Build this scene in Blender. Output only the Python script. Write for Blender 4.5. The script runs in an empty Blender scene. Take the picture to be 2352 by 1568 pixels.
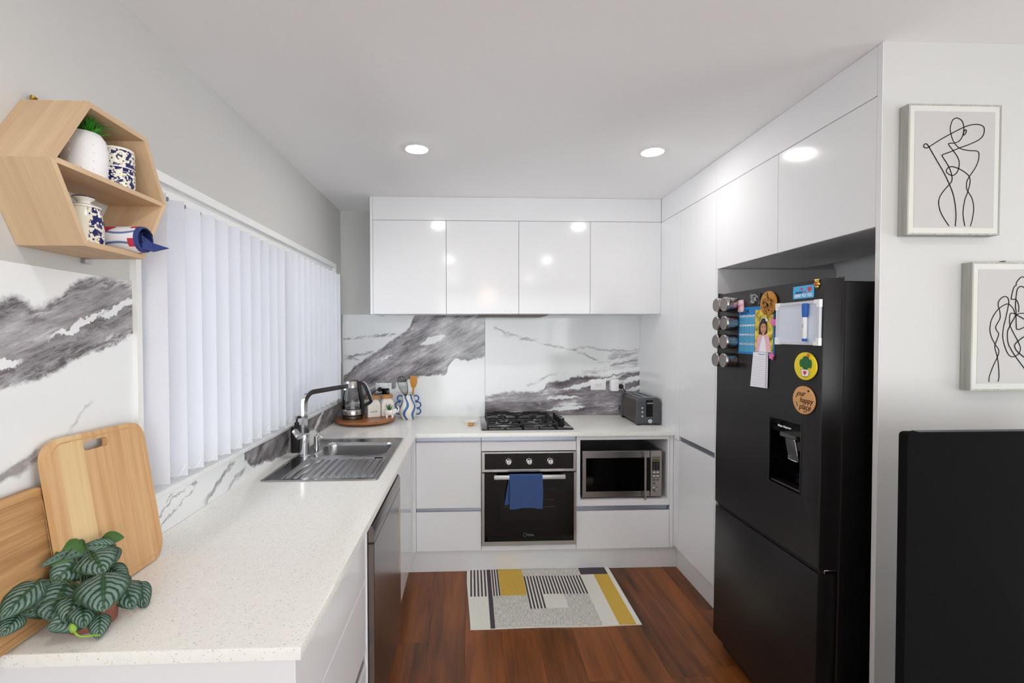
import bpy, bmesh, math, random
from mathutils import Vector, Matrix
random.seed(7)
SC = bpy.context.scene
COL = SC.collection
PI = math.pi

# ------------------------------------------------------------------ camera
cam_d = bpy.data.cameras.new('camera')
cam = bpy.data.objects.new('camera', cam_d)
COL.objects.link(cam)
SC.camera = cam
cam_d.sensor_fit = 'HORIZONTAL'
cam_d.sensor_width = 36.0
cam_d.lens = 36.0 * 1077.898 / 2352.0
cam_d.shift_x = (1176.0 - 1121.41) / 2352.0
cam_d.shift_y = (789.717 - 784.0) / 2352.0
cam_d.clip_start = 0.05
_r = Vector((0.99923229, -0.03914155, -0.00166598))
_u = Vector((0.00242686, 0.01939977, 0.99980886))
_d = Vector((0.03910175, 0.99904534, -0.01947987))
_m = Matrix(((_r.x, _u.x, -_d.x), (_r.y, _u.y, -_d.y), (_r.z, _u.z, -_d.z))).to_4x4()
cam.matrix_world = Matrix.Translation((0.9572, -3.5413, 1.5138)) @ _m

# ------------------------------------------------------------------ world, exposure
world = bpy.data.worlds.new('overcast_sky')
SC.world = world
world.use_nodes = True
wn = world.node_tree.nodes
wn['Background'].inputs[0].default_value = (0.95, 0.98, 1.0, 1)
wn['Background'].inputs[1].default_value = 8.0
SC.view_settings.view_transform = 'Standard'
SC.view_settings.look = 'None'
SC.view_settings.gamma = 1.0
SC.view_settings.use_curve_mapping = False
SC.view_settings.exposure = -0.72
LAMP = 255.0        # radiance of a ceiling downlight
SC.cycles.use_denoising = True
SC.cycles.max_bounces = 12
SC.cycles.diffuse_bounces = 8
SC.cycles.glossy_bounces = 5
SC.cycles.transmission_bounces = 8
SC.cycles.transparent_max_bounces = 12
SC.cycles.caustics_reflective = False
SC.cycles.caustics_refractive = False
SC.cycles.sample_clamp_indirect = 6.0

# key dimensions (metres): back wall y=0, left wall x=0, floor z=0
H = 2.433
XR = 2.258          # front plane of the tall cupboards
YP = -2.0986        # wall with the pictures
CT = 0.90           # worktop height
YF, XE = -6.2, 5.2  # far extents of the open room behind the camera

# ------------------------------------------------------------------ materials
def lin(c):
    return tuple(((v / 255.0) / 12.92 if v / 255.0 <= 0.04045 else ((v / 255.0 + 0.055) / 1.055) ** 2.4) for v in c)

class NT:
    def __init__(s, name):
        s.m = bpy.data.materials.new(name)
        s.m.use_nodes = True
        s.t = s.m.node_tree
        s.n = s.t.nodes
        s.b = s.n['Principled BSDF']
    def node(s, kind, **kw):
        n = s.n.new(kind)
        for k, v in kw.items():
            setattr(n, k, v)
        return n
    def put(s, sock, v):
        if isinstance(v, bpy.types.NodeSocket):
            s.t.links.new(v, sock)
        elif isinstance(v, (tuple, list)) and len(v) == 3 and sock.type == 'RGBA':
            sock.default_value = (*v, 1)
        else:
            sock.default_value = v
    def math(s, op, a, b=None, c=None, clamp=False):
        n = s.node('ShaderNodeMath', operation=op, use_clamp=clamp)
        s.put(n.inputs[0], a)
        if b is not None: s.put(n.inputs[1], b)
        if c is not None: s.put(n.inputs[2], c)
        return n.outputs[0]
    def mix(s, f, a, b, blend='MIX'):
        n = s.node('ShaderNodeMix', data_type='RGBA', blend_type=blend)
        s.put(n.inputs[0], f); s.put(n.inputs[6], a); s.put(n.inputs[7], b)
        return n.outputs[2]
    def noise(s, vec, scale=5.0, detail=4.0, rough=0.5, dist=0.0):
        n = s.node('ShaderNodeTexNoise')
        if vec is not None: s.put(n.inputs['Vector'], vec)
        n.inputs['Scale'].default_value = scale
        n.inputs['Detail'].default_value = detail
        n.inputs['Roughness'].default_value = rough
        n.inputs['Distortion'].default_value = dist
        return n.outputs['Fac']
    def ramp(s, f, stops):
        n = s.node('ShaderNodeValToRGB')
        el = n.color_ramp.elements
        el[0].position, el[0].color = stops[0][0], (*stops[0][1], 1)
        el[1].position, el[1].color = stops[-1][0], (*stops[-1][1], 1)
        for p, c in stops[1:-1]:
            e = el.new(p); e.color = (*c, 1)
        s.put(n.inputs[0], f)
        return n.outputs[0]
    def step(s, v, lo, hi):
        n = s.node('ShaderNodeMapRange', interpolation_type='SMOOTHSTEP')
        s.put(n.inputs[0], v); s.put(n.inputs[1], lo); s.put(n.inputs[2], hi)
        return n.outputs[0]
    def pos(s):
        return s.node('ShaderNodeNewGeometry').outputs['Position']
    def obj(s):
        return s.node('ShaderNodeTexCoord').outputs['Object']
    def mapping(s, vec, scale=(1, 1, 1), rot=(0, 0, 0), loc=(0, 0, 0)):
        n = s.node('ShaderNodeMapping')
        s.put(n.inputs[0], vec)
        n.inputs['Location'].default_value = loc
        n.inputs['Rotation'].default_value = rot
        n.inputs['Scale'].default_value = scale
        return n.outputs[0]
    def xyz(s, vec):
        n = s.node('ShaderNodeSeparateXYZ'); s.put(n.inputs[0], vec)
        return n.outputs
    def comb(s, x, y, z):
        n = s.node('ShaderNodeCombineXYZ')
        s.put(n.inputs[0], x); s.put(n.inputs[1], y); s.put(n.inputs[2], z)
        return n.outputs[0]
    def bump(s, h, strength=0.2, dist=0.002):
        n = s.node('ShaderNodeBump')
        n.inputs['Strength'].default_value = strength
        n.inputs['Distance'].default_value = dist
        s.put(n.inputs['Height'], h)
        s.t.links.new(n.outputs[0], s.b.inputs['Normal'])
    def set(s, color=None, rough=None, metal=None, **kw):
        if color is not None: s.put(s.b.inputs['Base Color'], color)
        if rough is not None: s.put(s.b.inputs['Roughness'], rough)
        if metal is not None: s.put(s.b.inputs['Metallic'], metal)
        for k, v in kw.items():
            s.put(s.b.inputs[k.replace('_', ' ')], v)
        return s

def plain(name, rgb, rough=0.5, metal=0.0, var=0.03, scale=30.0, bump=0.0, **kw):
    t = NT(name)
    c = lin(rgb)
    f = t.noise(t.obj(), scale, 3)
    lo = tuple(max(0, v * (1 - var)) for v in c); hi = tuple(min(1, v * (1 + var)) for v in c)
    t.set(t.mix(f, lo, hi), rough, metal, **kw)
    if bump: t.bump(f, bump, 0.001)
    return t.m

def gloss_white(name, rgb, rough):
    t = NT(name)
    c = lin(rgb)
    f = t.noise(t.pos(), 1.5, 2)
    t.set(t.mix(f, tuple(v * 0.985 for v in c), c), rough)
    b = t.noise(t.pos(), 6.0, 1)
    t.bump(b, 0.04, 0.002)
    return t.m

def wood(name, dark, light, axis, scale=1.0, rough=0.45, streak=14.0, rnd=0.0, fine=0.5):
    t = NT(name)
    p = t.obj()
    if rnd:
        oi = t.node('ShaderNodeObjectInfo').outputs['Random']
        off = t.math('MULTIPLY', oi, 37.0)
        va = t.node('ShaderNodeVectorMath', operation='ADD')
        t.put(va.inputs[0], p); t.put(va.inputs[1], t.comb(off, off, off))
        p = va.outputs[0]
    sc = [streak * scale] * 3
    sc[axis] = 1.1 * scale
    n1 = t.noise(t.mapping(p, tuple(sc)), 2.0, 5, 0.55, 0.35)
    sc2 = [120 * scale] * 3; sc2[axis] = 4 * scale
    n2 = t.noise(t.mapping(p, tuple(sc2)), 2.0, 3)
    f = t.math('ADD', t.math('MULTIPLY', n1, 1.0 - fine * 0.4), t.math('MULTIPLY', n2, fine * 0.4))
    if rnd:
        f = t.math('ADD', f, t.math('MULTIPLY', t.math('SUBTRACT', oi, 0.5), rnd))
    col = t.ramp(f, [(0.28, lin(dark)), (0.5, tuple((a + b) / 2 for a, b in zip(lin(dark), lin(light)))), (0.72, lin(light))])
    t.set(col, rough)
    t.bump(n2, 0.08, 0.0008)
    return t.m

def steel(name, rgb=(176, 172, 170), rough=0.28, axis=0):
    t = NT(name)
    sc = [400] * 3; sc[axis] = 6
    f = t.noise(t.mapping(t.obj(), tuple(sc)), 1.0, 2)
    c = lin(rgb)
    t.set(t.mix(f, tuple(v * 0.94 for v in c), c), t.math('ADD', t.math('MULTIPLY', f, 0.06), rough - 0.03), 1.0)
    t.bump(f, 0.008, 0.0003)
    return t.m

def curve_node(t, v, pts, h0, h1):
    """z = f(h) through pts [(h, z)]; returns a socket in metres"""
    z0, z1 = 0.6, 2.0
    n = t.node('ShaderNodeFloatCurve')
    t.put(n.inputs['Value'], t.math('DIVIDE', t.math('SUBTRACT', v, h0), h1 - h0))
    cu = n.mapping.curves[0]
    pp = sorted(((h - h0) / (h1 - h0), (z - z0) / (z1 - z0)) for h, z in pts)
    cu.points[0].location = pp[0]; cu.points[-1].location = pp[-1]
    for a in pp[1:-1]:
        cu.points.new(*a)
    for q in cu.points: q.handle_type = 'AUTO'
    n.mapping.update()
    return t.math('ADD', t.math('MULTIPLY', n.outputs[0], z1 - z0), z0)

def marble(name, axis, h0, h1, bands, lenses=(), veins=(), ang=0.5, tint=(84, 78, 82), lightc=(172, 169, 173), base=(236, 239, 240), contrast=1.0):
    t = NT(name)
    p = t.pos()
    xyz = t.xyz(p)
    h, z = xyz[axis], xyz[2]
    flat = t.comb(h, z, 0.0)
    n_big = t.noise(flat, 4.0, 6, 0.6)
    n_fine = t.noise(t.mapping(flat, (1, 1, 1), (0, 0, -ang)), 26.0, 5, 0.65)
    zd = t.math('ADD', z, t.math('ADD', t.math('MULTIPLY', t.math('SUBTRACT', n_big, 0.5), 0.06), t.math('MULTIPLY', t.math('SUBTRACT', n_fine, 0.5), 0.055)))
    hd = t.math('ADD', h, t.math('MULTIPLY', t.math('SUBTRACT', t.noise(flat, 9.0, 4), 0.5), 0.05))
    mask = mask_e = None
    for up, lo in bands:
        mu = t.step(t.math('SUBTRACT', curve_node(t, hd, up, h0, h1), zd), -0.004, 0.020)
        ml = t.step(t.math('SUBTRACT', zd, curve_node(t, hd, lo, h0, h1)), 0.0, 0.016)
        b = t.math('MULTIPLY', mu, ml)
        eu = t.step(t.math('SUBTRACT', curve_node(t, hd, up, h0, h1), zd), 0.0, 0.06)
        el_ = t.step(t.math('SUBTRACT', zd, curve_node(t, hd, lo, h0, h1)), 0.0, 0.06)
        e = t.math('MULTIPLY', eu, el_)
        mask = b if mask is None else t.math('MAXIMUM', mask, b)
        mask_e = e if mask_e is None else t.math('MAXIMUM', mask_e, e)
    for cx, cz, a, bb, an in lenses:
        dx = t.math('SUBTRACT', hd, cx); dz = t.math('SUBTRACT', zd, cz)
        ca, sa = math.cos(an), math.sin(an)
        s = t.math('DIVIDE', t.math('ADD', t.math('MULTIPLY', dx, ca), t.math('MULTIPLY', dz, sa)), a)
        w = t.math('DIVIDE', t.math('SUBTRACT', t.math('MULTIPLY', dz, ca), t.math('MULTIPLY', dx, sa)), bb)
        q = t.math('ADD', t.math('ABSOLUTE', s), t.math('MULTIPLY', w, w))
        mask = t.math('MULTIPLY', mask, t.step(q, 0.75, 1.1))
    rot = t.mapping(flat, (1, 1, 1), (0, 0, -ang))
    s1 = t.noise(t.mapping(rot, (2.2, 15.0, 1.0)), 1.6, 8, 0.62, 0.6)
    s2 = t.noise(t.mapping(rot, (9.0, 46.0, 1.0)), 2.0, 6, 0.7, 0.8)
    big = t.noise(t.mapping(rot, (3.2, 8.0, 1.0), loc=(3.1, 1.7, 0)), 1.3, 3, 0.5, 0.4)
    f = t.math('ADD', t.math('ADD', t.math('MULTIPLY', big, 0.42), t.math('MULTIPLY', s1, 0.33)), t.math('MULTIPLY', s2, 0.25))
    d, l = lin(tint), lin(lightc)
    md = tuple((a * 0.5 + b * 0.5) for a, b in zip(d, l))
    bandc = t.ramp(f, [(0.38, d), (0.465, md), (0.55, l), (0.63, lin((222, 221, 224)))])
    crack = t.math('MAXIMUM', t.math('SUBTRACT', 1.0, t.step(t.math('ABSOLUTE', t.math('SUBTRACT', s1, 0.44)), 0.0, 0.012)),
                   t.math('SUBTRACT', 1.0, t.step(t.math('ABSOLUTE', t.math('SUBTRACT', s2, 0.40)), 0.0, 0.02)))
    crack = t.math('MULTIPLY', crack, t.step(big, 0.62, 0.40))
    bandc = t.mix(t.math('MULTIPLY', crack, 0.8), bandc, lin((50, 42, 46)))
    rim = t.math('MULTIPLY', t.math('SUBTRACT', 1.0, t.step(mask_e, 0.3, 1.0)), t.step(s2, 0.62, 0.4))
    bandc = t.mix(t.math('MULTIPLY', rim, 0.7), bandc, lin((62, 54, 58)))
    col = t.mix(t.math('MULTIPLY', mask, 0.97), t.mix(t.noise(flat, 2.0, 3), lin(base), tuple(v * 0.95 for v in lin(base))), bandc)
    for pts, w, st in veins:
        zc = curve_node(t, hd, pts, h0, h1)
        v = t.math('SUBTRACT', 1.0, t.step(t.math('ABSOLUTE', t.math('SUBTRACT', zd, zc)), w * 0.15, w))
        inside = t.math('MULTIPLY', t.step(h, min(q[0] for q in pts) - 0.01, min(q[0] for q in pts) + 0.03), t.step(h, max(q[0] for q in pts) + 0.01, max(q[0] for q in pts) - 0.03))
        v = t.math('MULTIPLY', t.math('MULTIPLY', v, inside), t.math('MULTIPLY', t.step(s1, 0.36, 0.58), st))
        col = t.mix(v, col, lin((120, 114, 118)))
    t.set(col, 0.09)
    return t.m

M = {}
M['wall'] = plain('wall_paint', (199, 199, 197), 0.75, var=0.02, scale=3, bump=0.02)
M['ceiling'] = plain('ceiling_paint', (242, 242, 243), 0.85, var=0.01, scale=3)
M['white'] = gloss_white('gloss_white_lacquer', (229, 230, 232), 0.115)
M['white_in'] = plain('white_melamine', (226, 227, 229), 0.45)
M['trim'] = plain('white_trim', (232, 233, 232), 0.4)
M['alu'] = steel('brushed_aluminium', (172, 177, 188), 0.42)
M['steel'] = steel('stainless_steel', (180, 176, 173), 0.26)
M['sink'] = plain('sink_steel', (172, 171, 171), 0.2, 1.0, var=0.04, scale=40)
M['bright_alu'] = plain('bright_aluminium', (214, 214, 216), 0.45, 0.6, var=0.02)
M['chrome'] = plain('chrome', (225, 226, 230), 0.06, 1.0, var=0.01)
M['darksteel'] = steel('dark_steel', (108, 100, 97), 0.33)
M['black_glass'] = plain('black_glass', (5, 5, 5), 0.05, Specular_IOR_Level=0.28)
M['black'] = plain('black_plastic', (17, 17, 18), 0.38)
M['black_matte'] = plain('black_cast_iron', (22, 20, 20), 0.6)
M['grey_plastic'] = plain('grey_plastic', (74, 76, 80), 0.45)
M['outlet'] = plain('white_plastic', (240, 241, 241), 0.3)
M['grey'] = plain('grey_print', (120, 120, 122), 0.5)
M['cork'] = plain('cork', (190, 136, 80), 0.8, var=0.25, scale=160, bump=0.2)
M['corkboard'] = plain('pale_cork', (214, 160, 106), 0.8, var=0.12, scale=300, bump=0.1)
M['orange_wood'] = plain('varnished_wood', (186, 126, 36), 0.45, var=0.08)
M['ceramic'] = plain('white_ceramic', (238, 235, 228), 0.14, var=0.01)
M['green'] = plain('grass_green', (52, 156, 36), 0.5, var=0.5, scale=60)
M['succulent'] = plain('succulent_green', (40, 104, 44), 0.5, var=0.3, scale=80)
M['ink'] = plain('black_ink', (16, 11, 12), 0.8, Specular_IOR_Level=0.1)
M['blue_ink'] = plain('blue_ink', (28, 92, 176), 0.5)
M['paper'] = plain('paper', (238, 239, 246), 0.7, var=0.01)
M['rubber'] = plain('rubber', (20, 20, 20), 0.8)

t = NT('quartz_worktop')
p = t.pos()
v1 = t.node('ShaderNodeTexVoronoi', feature='F1'); t.put(v1.inputs['Vector'], t.mapping(p, (1, 1, 1))); v1.inputs['Scale'].default_value = 230
v1.inputs['Randomness'].default_value = 1.0
pick = t.xyz(v1.outputs['Color'])[0]
speck = t.math('MULTIPLY', t.math('LESS_THAN', pick, 0.24), t.math('LESS_THAN', v1.outputs['Distance'], t.math('MULTIPLY', pick, 1.9)))
v2 = t.node('ShaderNodeTexVoronoi', feature='F1'); t.put(v2.inputs['Vector'], p); v2.inputs['Scale'].default_value = 420
pick2 = t.xyz(v2.outputs['Color'])[1]
speck2 = t.math('MULTIPLY', t.math('LESS_THAN', pick2, 0.2), t.math('LESS_THAN', v2.outputs['Distance'], 0.42))
base = t.mix(t.noise(p, 60, 3), lin((228, 228, 222)), lin((240, 240, 236)))
col = t.mix(t.math('MULTIPLY', speck2, 0.28), base, lin((178, 172, 162)))
col = t.mix(t.math('MULTIPLY', speck, 0.6), col, t.mix(t.xyz(v1.outputs['Color'])[2], lin((150, 142, 132)), lin((196, 190, 182))))
t.set(col, 0.13)
M['quartz'] = t.m

M['floor'] = wood('floor_board', (50, 24, 9), (156, 90, 40), 1, 0.55, 0.38, 12.0, 0.13, 0.5)
M['floor_base'] = wood('floor_base', (78, 40, 22), (116, 66, 38), 1, 0.55, 0.33, 7.0)
M['hexwood'] = wood('pale_oak_board', (188, 156, 122), (216, 188, 152), 1, 1.0, 0.55, 18.0, 0.25)
M['bamboo'] = wood('bamboo_board', (192, 146, 98), (218, 180, 132), 1, 1.0, 0.45, 26.0, 0.14)
M['bamboo_pale'] = wood('pale_bamboo', (210, 176, 124), (226, 198, 150), 1, 1.0, 0.45, 20.0, 0.06)
M['oldwood'] = wood('worn_chopping_wood', (140, 98, 56), (206, 164, 112), 0, 1.0, 0.6, 26.0, 0.1, 0.9)
M['traywood'] = wood('acacia_tray', (128, 74, 40), (178, 116, 68), 0, 1.0, 0.35, 12.0)
M['frame'] = wood('grey_limed_wood', (142, 144, 136), (182, 184, 176), 2, 1.0, 0.6, 40.0)

t = NT('blind_fabric')
t.set(t.mix(t.noise(t.pos(), 300, 2), lin((216, 218, 226)), lin((228, 230, 236))), 0.8)
tr = t.node('ShaderNodeBsdfTranslucent'); tr.inputs[0].default_value = (*lin((236, 240, 255)), 1)
mx = t.node('ShaderNodeMixShader'); mx.inputs[0].default_value = 0.08
t.t.links.new(t.b.outputs[0], mx.inputs[1]); t.t.links.new(tr.outputs[0], mx.inputs[2])
t.t.links.new(mx.outputs[0], t.n['Material Output'].inputs[0])
M['blind'] = t.m

def thin_glass(name, tint=(1, 1, 1), rough=0.0, ior=1.45):
    t = NT(name)
    tr = t.node('ShaderNodeBsdfTransparent'); tr.inputs[0].default_value = (*tint, 1)
    gl = t.node('ShaderNodeBsdfGlossy'); gl.inputs['Roughness'].default_value = rough
    fr = t.node('ShaderNodeFresnel'); fr.inputs[0].default_value = ior
    mx = t.node('ShaderNodeMixShader')
    t.t.links.new(fr.outputs[0], mx.inputs[0]); t.t.links.new(tr.outputs[0], mx.inputs[1]); t.t.links.new(gl.outputs[0], mx.inputs[2])
    t.t.links.new(mx.outputs[0], t.n['Material Output'].inputs[0])
    return t.m
M['glass'] = thin_glass('window_glass')
M['kettle_glass'] = thin_glass('kettle_glass', (0.95, 0.955, 0.96), 0.02, 1.45)
M['clear'] = thin_glass('clear_plastic', (0.62, 0.66, 0.64), 0.1, 1.5)

def emit(name, rgb, strength):
    t = NT(name)
    e = t.node('ShaderNodeEmission'); e.inputs[0].default_value = (*rgb, 1); e.inputs[1].default_value = strength
    t.t.links.new(e.outputs[0], t.n['Material Output'].inputs[0])
    return t.m
M['lamp'] = emit('led_diffuser', (1.0, 0.965, 0.93), LAMP)
M['warmlamp'] = emit('warm_globe', (1.0, 0.80, 0.58), 16.0)
M['display'] = emit('clock_display', (0.8, 0.7, 0.2), 0.12)

# black brushed fridge skin
t = NT('black_steel')
f = t.noise(t.mapping(t.obj(), (4, 300, 300)), 1.0, 2)
t.set(t.mix(f, lin((26, 25, 25)), lin((36, 34, 34))), t.math('ADD', t.math('MULTIPLY', f, 0.06), 0.32), 0.15, Specular_IOR_Level=0.4)
M['fridge'] = t.m
M['fridge_side'] = plain('black_side_panel', (17, 16, 17), 0.5, var=0.1, scale=200)

# ------------------------------------------------------------------ mesh helpers
def box(bm, x0, x1, y0, y1, z0, z1, bev=0.0, seg=1):
    c = [(x0, y0, z0), (x1, y0, z0), (x1, y1, z0), (x0, y1, z0), (x0, y0, z1), (x1, y0, z1), (x1, y1, z1), (x0, y1, z1)]
    v = [bm.verts.new(q) for q in c]
    fs = [bm.faces.new([v[i] for i in f]) for f in ((0, 3, 2, 1), (4, 5, 6, 7), (0, 1, 5, 4), (1, 2, 6, 5), (2, 3, 7, 6), (3, 0, 4, 7))]
    if bev > 0:
        es = list({e for f in fs for e in f.edges})
        bmesh.ops.bevel(bm, geom=es, offset=bev, segments=seg, affect='EDGES', profile=0.5, clamp_overlap=True)
    return fs

def frame_of(d):
    d = d.normalized()
    a = Vector((0, 0, 1)) if abs(d.z) < 0.9 else Vector((1, 0, 0))
    x = d.cross(a).normalized()
    return x, d.cross(x).normalized()

def lathe(bm, prof, c=(0, 0, 0), axis=(0, 0, 1), seg=28, cap=True):
    c = Vector(c); ax = Vector(axis).normalized()
    x, y = frame_of(ax)
    rings = []
    for r, h in prof:
        if r < 1e-6:
            rings.append([bm.verts.new(c + ax * h)])
        else:
            rings.append([bm.verts.new(c + ax * h + (x * math.cos(2 * PI * k / seg) + y * math.sin(2 * PI * k / seg)) * r) for k in range(seg)])
    for a, b in zip(rings, rings[1:]):
        for k in range(seg):
            k2 = (k + 1) % seg
            if len(a) == 1 and len(b) == 1: continue
            if len(a) == 1: bm.faces.new((a[0], b[k], b[k2]))
            elif len(b) == 1: bm.faces.new((a[k], a[k2], b[0]))
            else: bm.faces.new((a[k], a[k2], b[k2], b[k]))
    if cap:
        for rg in (rings[0], rings[-1]):
            if len(rg) > 2: bm.faces.new(rg)

def cyl(bm, c, r, h, axis=(0, 0, 1), seg=24, bev=0.0):
    if bev: lathe(bm, [(r - bev, 0), (r, bev), (r, h - bev), (r - bev, h)], c, axis, seg)
    else: lathe(bm, [(r, 0), (r, h)], c, axis, seg)

def tube(bm, pts, r, seg=8, rect=None, up=None):
    pts = [Vector(p) for p in pts]
    rings = []
    prevx = None
    for i, p in enumerate(pts):
        d = (pts[min(i + 1, len(pts) - 1)] - pts[max(i - 1, 0)]).normalized()
        if prevx is None:
            x = (Vector(up).cross(d)).normalized() if up is not None else frame_of(d)[0]
        else:
            x = (prevx - d * prevx.dot(d))
            x = x.normalized() if x.length > 1e-6 else frame_of(d)[0]
        y = d.cross(x).normalized()
        prevx = x
        rr = r[i] if isinstance(r, (list, tuple)) else r
        if rect:
            a, b = rect
            rings.append([bm.verts.new(p + x * sx * a + y * sy * b) for sx, sy in ((-1, -1), (1, -1), (1, 1), (-1, 1))])
        else:
            rings.append([bm.verts.new(p + (x * math.cos(2 * PI * k / seg) + y * math.sin(2 * PI * k / seg)) * rr) for k in range(seg)])
    n = len(rings[0])
    for a, b in zip(rings, rings[1:]):
        for k in range(n):
            bm.faces.new((a[k], a[(k + 1) % n], b[(k + 1) % n], b[k]))
    bm.faces.new(rings[0]); bm.faces.new(rings[-1])

def prism(bm, outline, mp, w0, w1, bev=0.0):
    a = [bm.verts.new(mp(u, v, w0)) for u, v in outline]
    b = [bm.verts.new(mp(u, v, w1)) for u, v in outline]
    n = len(a)
    fs = [bm.faces.new(a), bm.faces.new(b)]
    for k in range(n):
        fs.append(bm.faces.new((a[k], a[(k + 1) % n], b[(k + 1) % n], b[k])))
    if bev:
        es = [e for f in fs[:2] for e in f.edges]
        bmesh.ops.bevel(bm, geom=es, offset=bev, segments=2, affect='EDGES', profile=0.5)

def gridslab(bm, us, vs, inside, w0, w1, mp):
    vd = {}
    def V(i, j, k):
        if (i, j, k) not in vd: vd[(i, j, k)] = bm.verts.new(mp(us[i], vs[j], (w0, w1)[k]))
        return vd[(i, j, k)]
    nu, nv = len(us) - 1, len(vs) - 1
    ok = lambda i, j: 0 <= i < nu and 0 <= j < nv and inside((us[i] + us[i + 1]) / 2, (vs[j] + vs[j + 1]) / 2)
    for i in range(nu):
        for j in range(nv):
            if not ok(i, j): continue
            for k in (0, 1):
                bm.faces.new((V(i, j, k), V(i + 1, j, k), V(i + 1, j + 1, k), V(i, j + 1, k)))
            for (di, dj, e) in ((-1, 0, ((i, j), (i, j + 1))), (1, 0, ((i + 1, j), (i + 1, j + 1))), (0, -1, ((i, j), (i + 1, j))), (0, 1, ((i, j + 1), (i + 1, j + 1)))):
                if not ok(i + di, j + dj):
                    (a, b), (c, d) = e
                    bm.faces.new((V(a, b, 0), V(c, d, 0), V(c, d, 1), V(a, b, 1)))

XY = lambda u, v, w: (u, v, w)
XZ = lambda u, v, w: (u, w, v)
YZ = lambda u, v, w: (w, u, v)

def rrect(x0, x1, y0, y1, r, n=5):
    out = []
    for cx, cy, a0 in ((x1 - r, y1 - r, 0), (x0 + r, y1 - r, PI / 2), (x0 + r, y0 + r, PI), (x1 - r, y0 + r, 1.5 * PI)):
        for k in range(n + 1):
            a = a0 + PI / 2 * k / n
            out.append((cx + r * math.cos(a), cy + r * math.sin(a)))
    return out

def circ(cx, cy, rx, ry=None, n=24, a0=0.0):
    ry = rx if ry is None else ry
    return [(cx + rx * math.cos(a0 + 2 * PI * k / n), cy + ry * math.sin(a0 + 2 * PI * k / n)) for k in range(n)]

def smooth_path(pts, sub=6):
    P = [Vector(p) for p in pts]
    out = []
    for i in range(len(P) - 1):
        p0, p1, p2, p3 = P[max(i - 1, 0)], P[i], P[i + 1], P[min(i + 2, len(P) - 1)]
        for k in range(sub):
            s = k / sub
            out.append(0.5 * ((2 * p1) + (p2 - p0) * s + (2 * p0 - 5 * p1 + 4 * p2 - p3) * s * s + (3 * p1 - p0 - 3 * p2 + p3) * s ** 3))
    out.append(P[-1])
    return out

def stroke(bm, pts, w, mp, depth=0.0004, sub=6):
    """a drawn line: a thin raised ribbon along 2-D points"""
    P = smooth_path([(p[0], p[1], 0) for p in pts], sub) if sub else [Vector((p[0], p[1], 0)) for p in pts]
    L, R = [], []
    for i, p in enumerate(P):
        d = P[min(i + 1, len(P) - 1)] - P[max(i - 1, 0)]
        d = d.normalized() if d.length > 1e-9 else Vector((1, 0, 0))
        n = Vector((-d.y, d.x, 0)) * w / 2
        L.append(bm.verts.new(mp(p.x + n.x, p.y + n.y, depth))); R.append(bm.verts.new(mp(p.x - n.x, p.y - n.y, depth)))
    for i in range(len(P) - 1):
        bm.faces.new((L[i], L[i + 1], R[i + 1], R[i]))

def smooth_mesh(me, deg=35):
    for p in me.polygons: p.use_smooth = True
    me.set_sharp_from_angle(angle=math.radians(deg))

def wl(o):
    v = Vector((0, 0, 0))
    while o is not None:
        v += o.location; o = o.parent
    return v

def obj(name, bm, mats, parent=None, local=False, smooth=True, recalc=True, base=None):
    if recalc: bmesh.ops.recalc_face_normals(bm, faces=bm.faces)
    me = bpy.data.meshes.new(name)
    loc = Vector((0, 0, 0))
    if not local and parent is not None:
        bmesh.ops.translate(bm, verts=bm.verts, vec=-wl(parent))
    elif parent is None and not local:
        xs = [v.co.x for v in bm.verts]; ys = [v.co.y for v in bm.verts]; zs = [v.co.z for v in bm.verts]
        loc = Vector(((min(xs) + max(xs)) / 2, (min(ys) + max(ys)) / 2, min(zs)))
        bmesh.ops.translate(bm, verts=bm.verts, vec=-loc)
    bm.to_mesh(me); bm.free()
    for m in (mats if isinstance(mats, (list, tuple)) else [mats]): me.materials.append(m)
    if smooth: smooth_mesh(me)
    o = bpy.data.objects.new(name, me)
    o.location = loc
    COL.objects.link(o)
    if parent is not None: o.parent = parent
    return o

def thing(name, label, cat, loc=(0, 0, 0), group=None, rot=None):
    o = bpy.data.objects.new(name, None)
    o.empty_display_size = 0.05
    COL.objects.link(o)
    o.location = loc
    if rot: o.rotation_euler = rot
    o['label'] = label; o['category'] = cat
    if group: o['group'] = group
    return o

def tag(o, label, cat, group=None):
    o['label'] = label; o['category'] = cat
    if group: o['group'] = group
    return o

def struct(o, label=None):
    o['kind'] = 'structure'
    if label: o['label'] = label
    return o

def B(): return bmesh.new()

def pbox(name, mat, parent, x0, x1, y0, y1, z0, z1, bev=0.0, local=False, seg=1, label=None):
    b = B(); box(b, x0, x1, y0, y1, z0, z1, bev, seg)
    o = obj(name, b, mat, parent, local)
    if label: o['label'] = label
    return o

def copy_tree(o, parent=None):
    c = o.copy(); COL.objects.link(c)
    if parent is not None: c.parent = parent
    for ch in list(o.children): copy_tree(ch, c)
    return c

def text(s, size, mat, parent, matrix, name='lettering', align='CENTER', shear=0.0, depth=0.0003, bold=0.0):
    cu = bpy.data.curves.new('txt', 'FONT')
    cu.body = s; cu.size = size; cu.align_x = align; cu.align_y = 'CENTER'; cu.shear = shear; cu.extrude = depth; cu.offset = bold
    cu.resolution_u = 3
    tmp = bpy.data.objects.new('txt', cu); COL.objects.link(tmp)
    dg = bpy.context.evaluated_depsgraph_get()
    me = bpy.data.meshes.new_from_object(tmp.evaluated_get(dg))
    bpy.data.objects.remove(tmp); bpy.data.curves.remove(cu)
    me.transform(matrix)
    me.name = name
    me.materials.clear(); me.materials.append(mat)
    o = bpy.data.objects.new(name, me); COL.objects.link(o)
    if parent is not None: o.parent = parent
    return o

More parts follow.
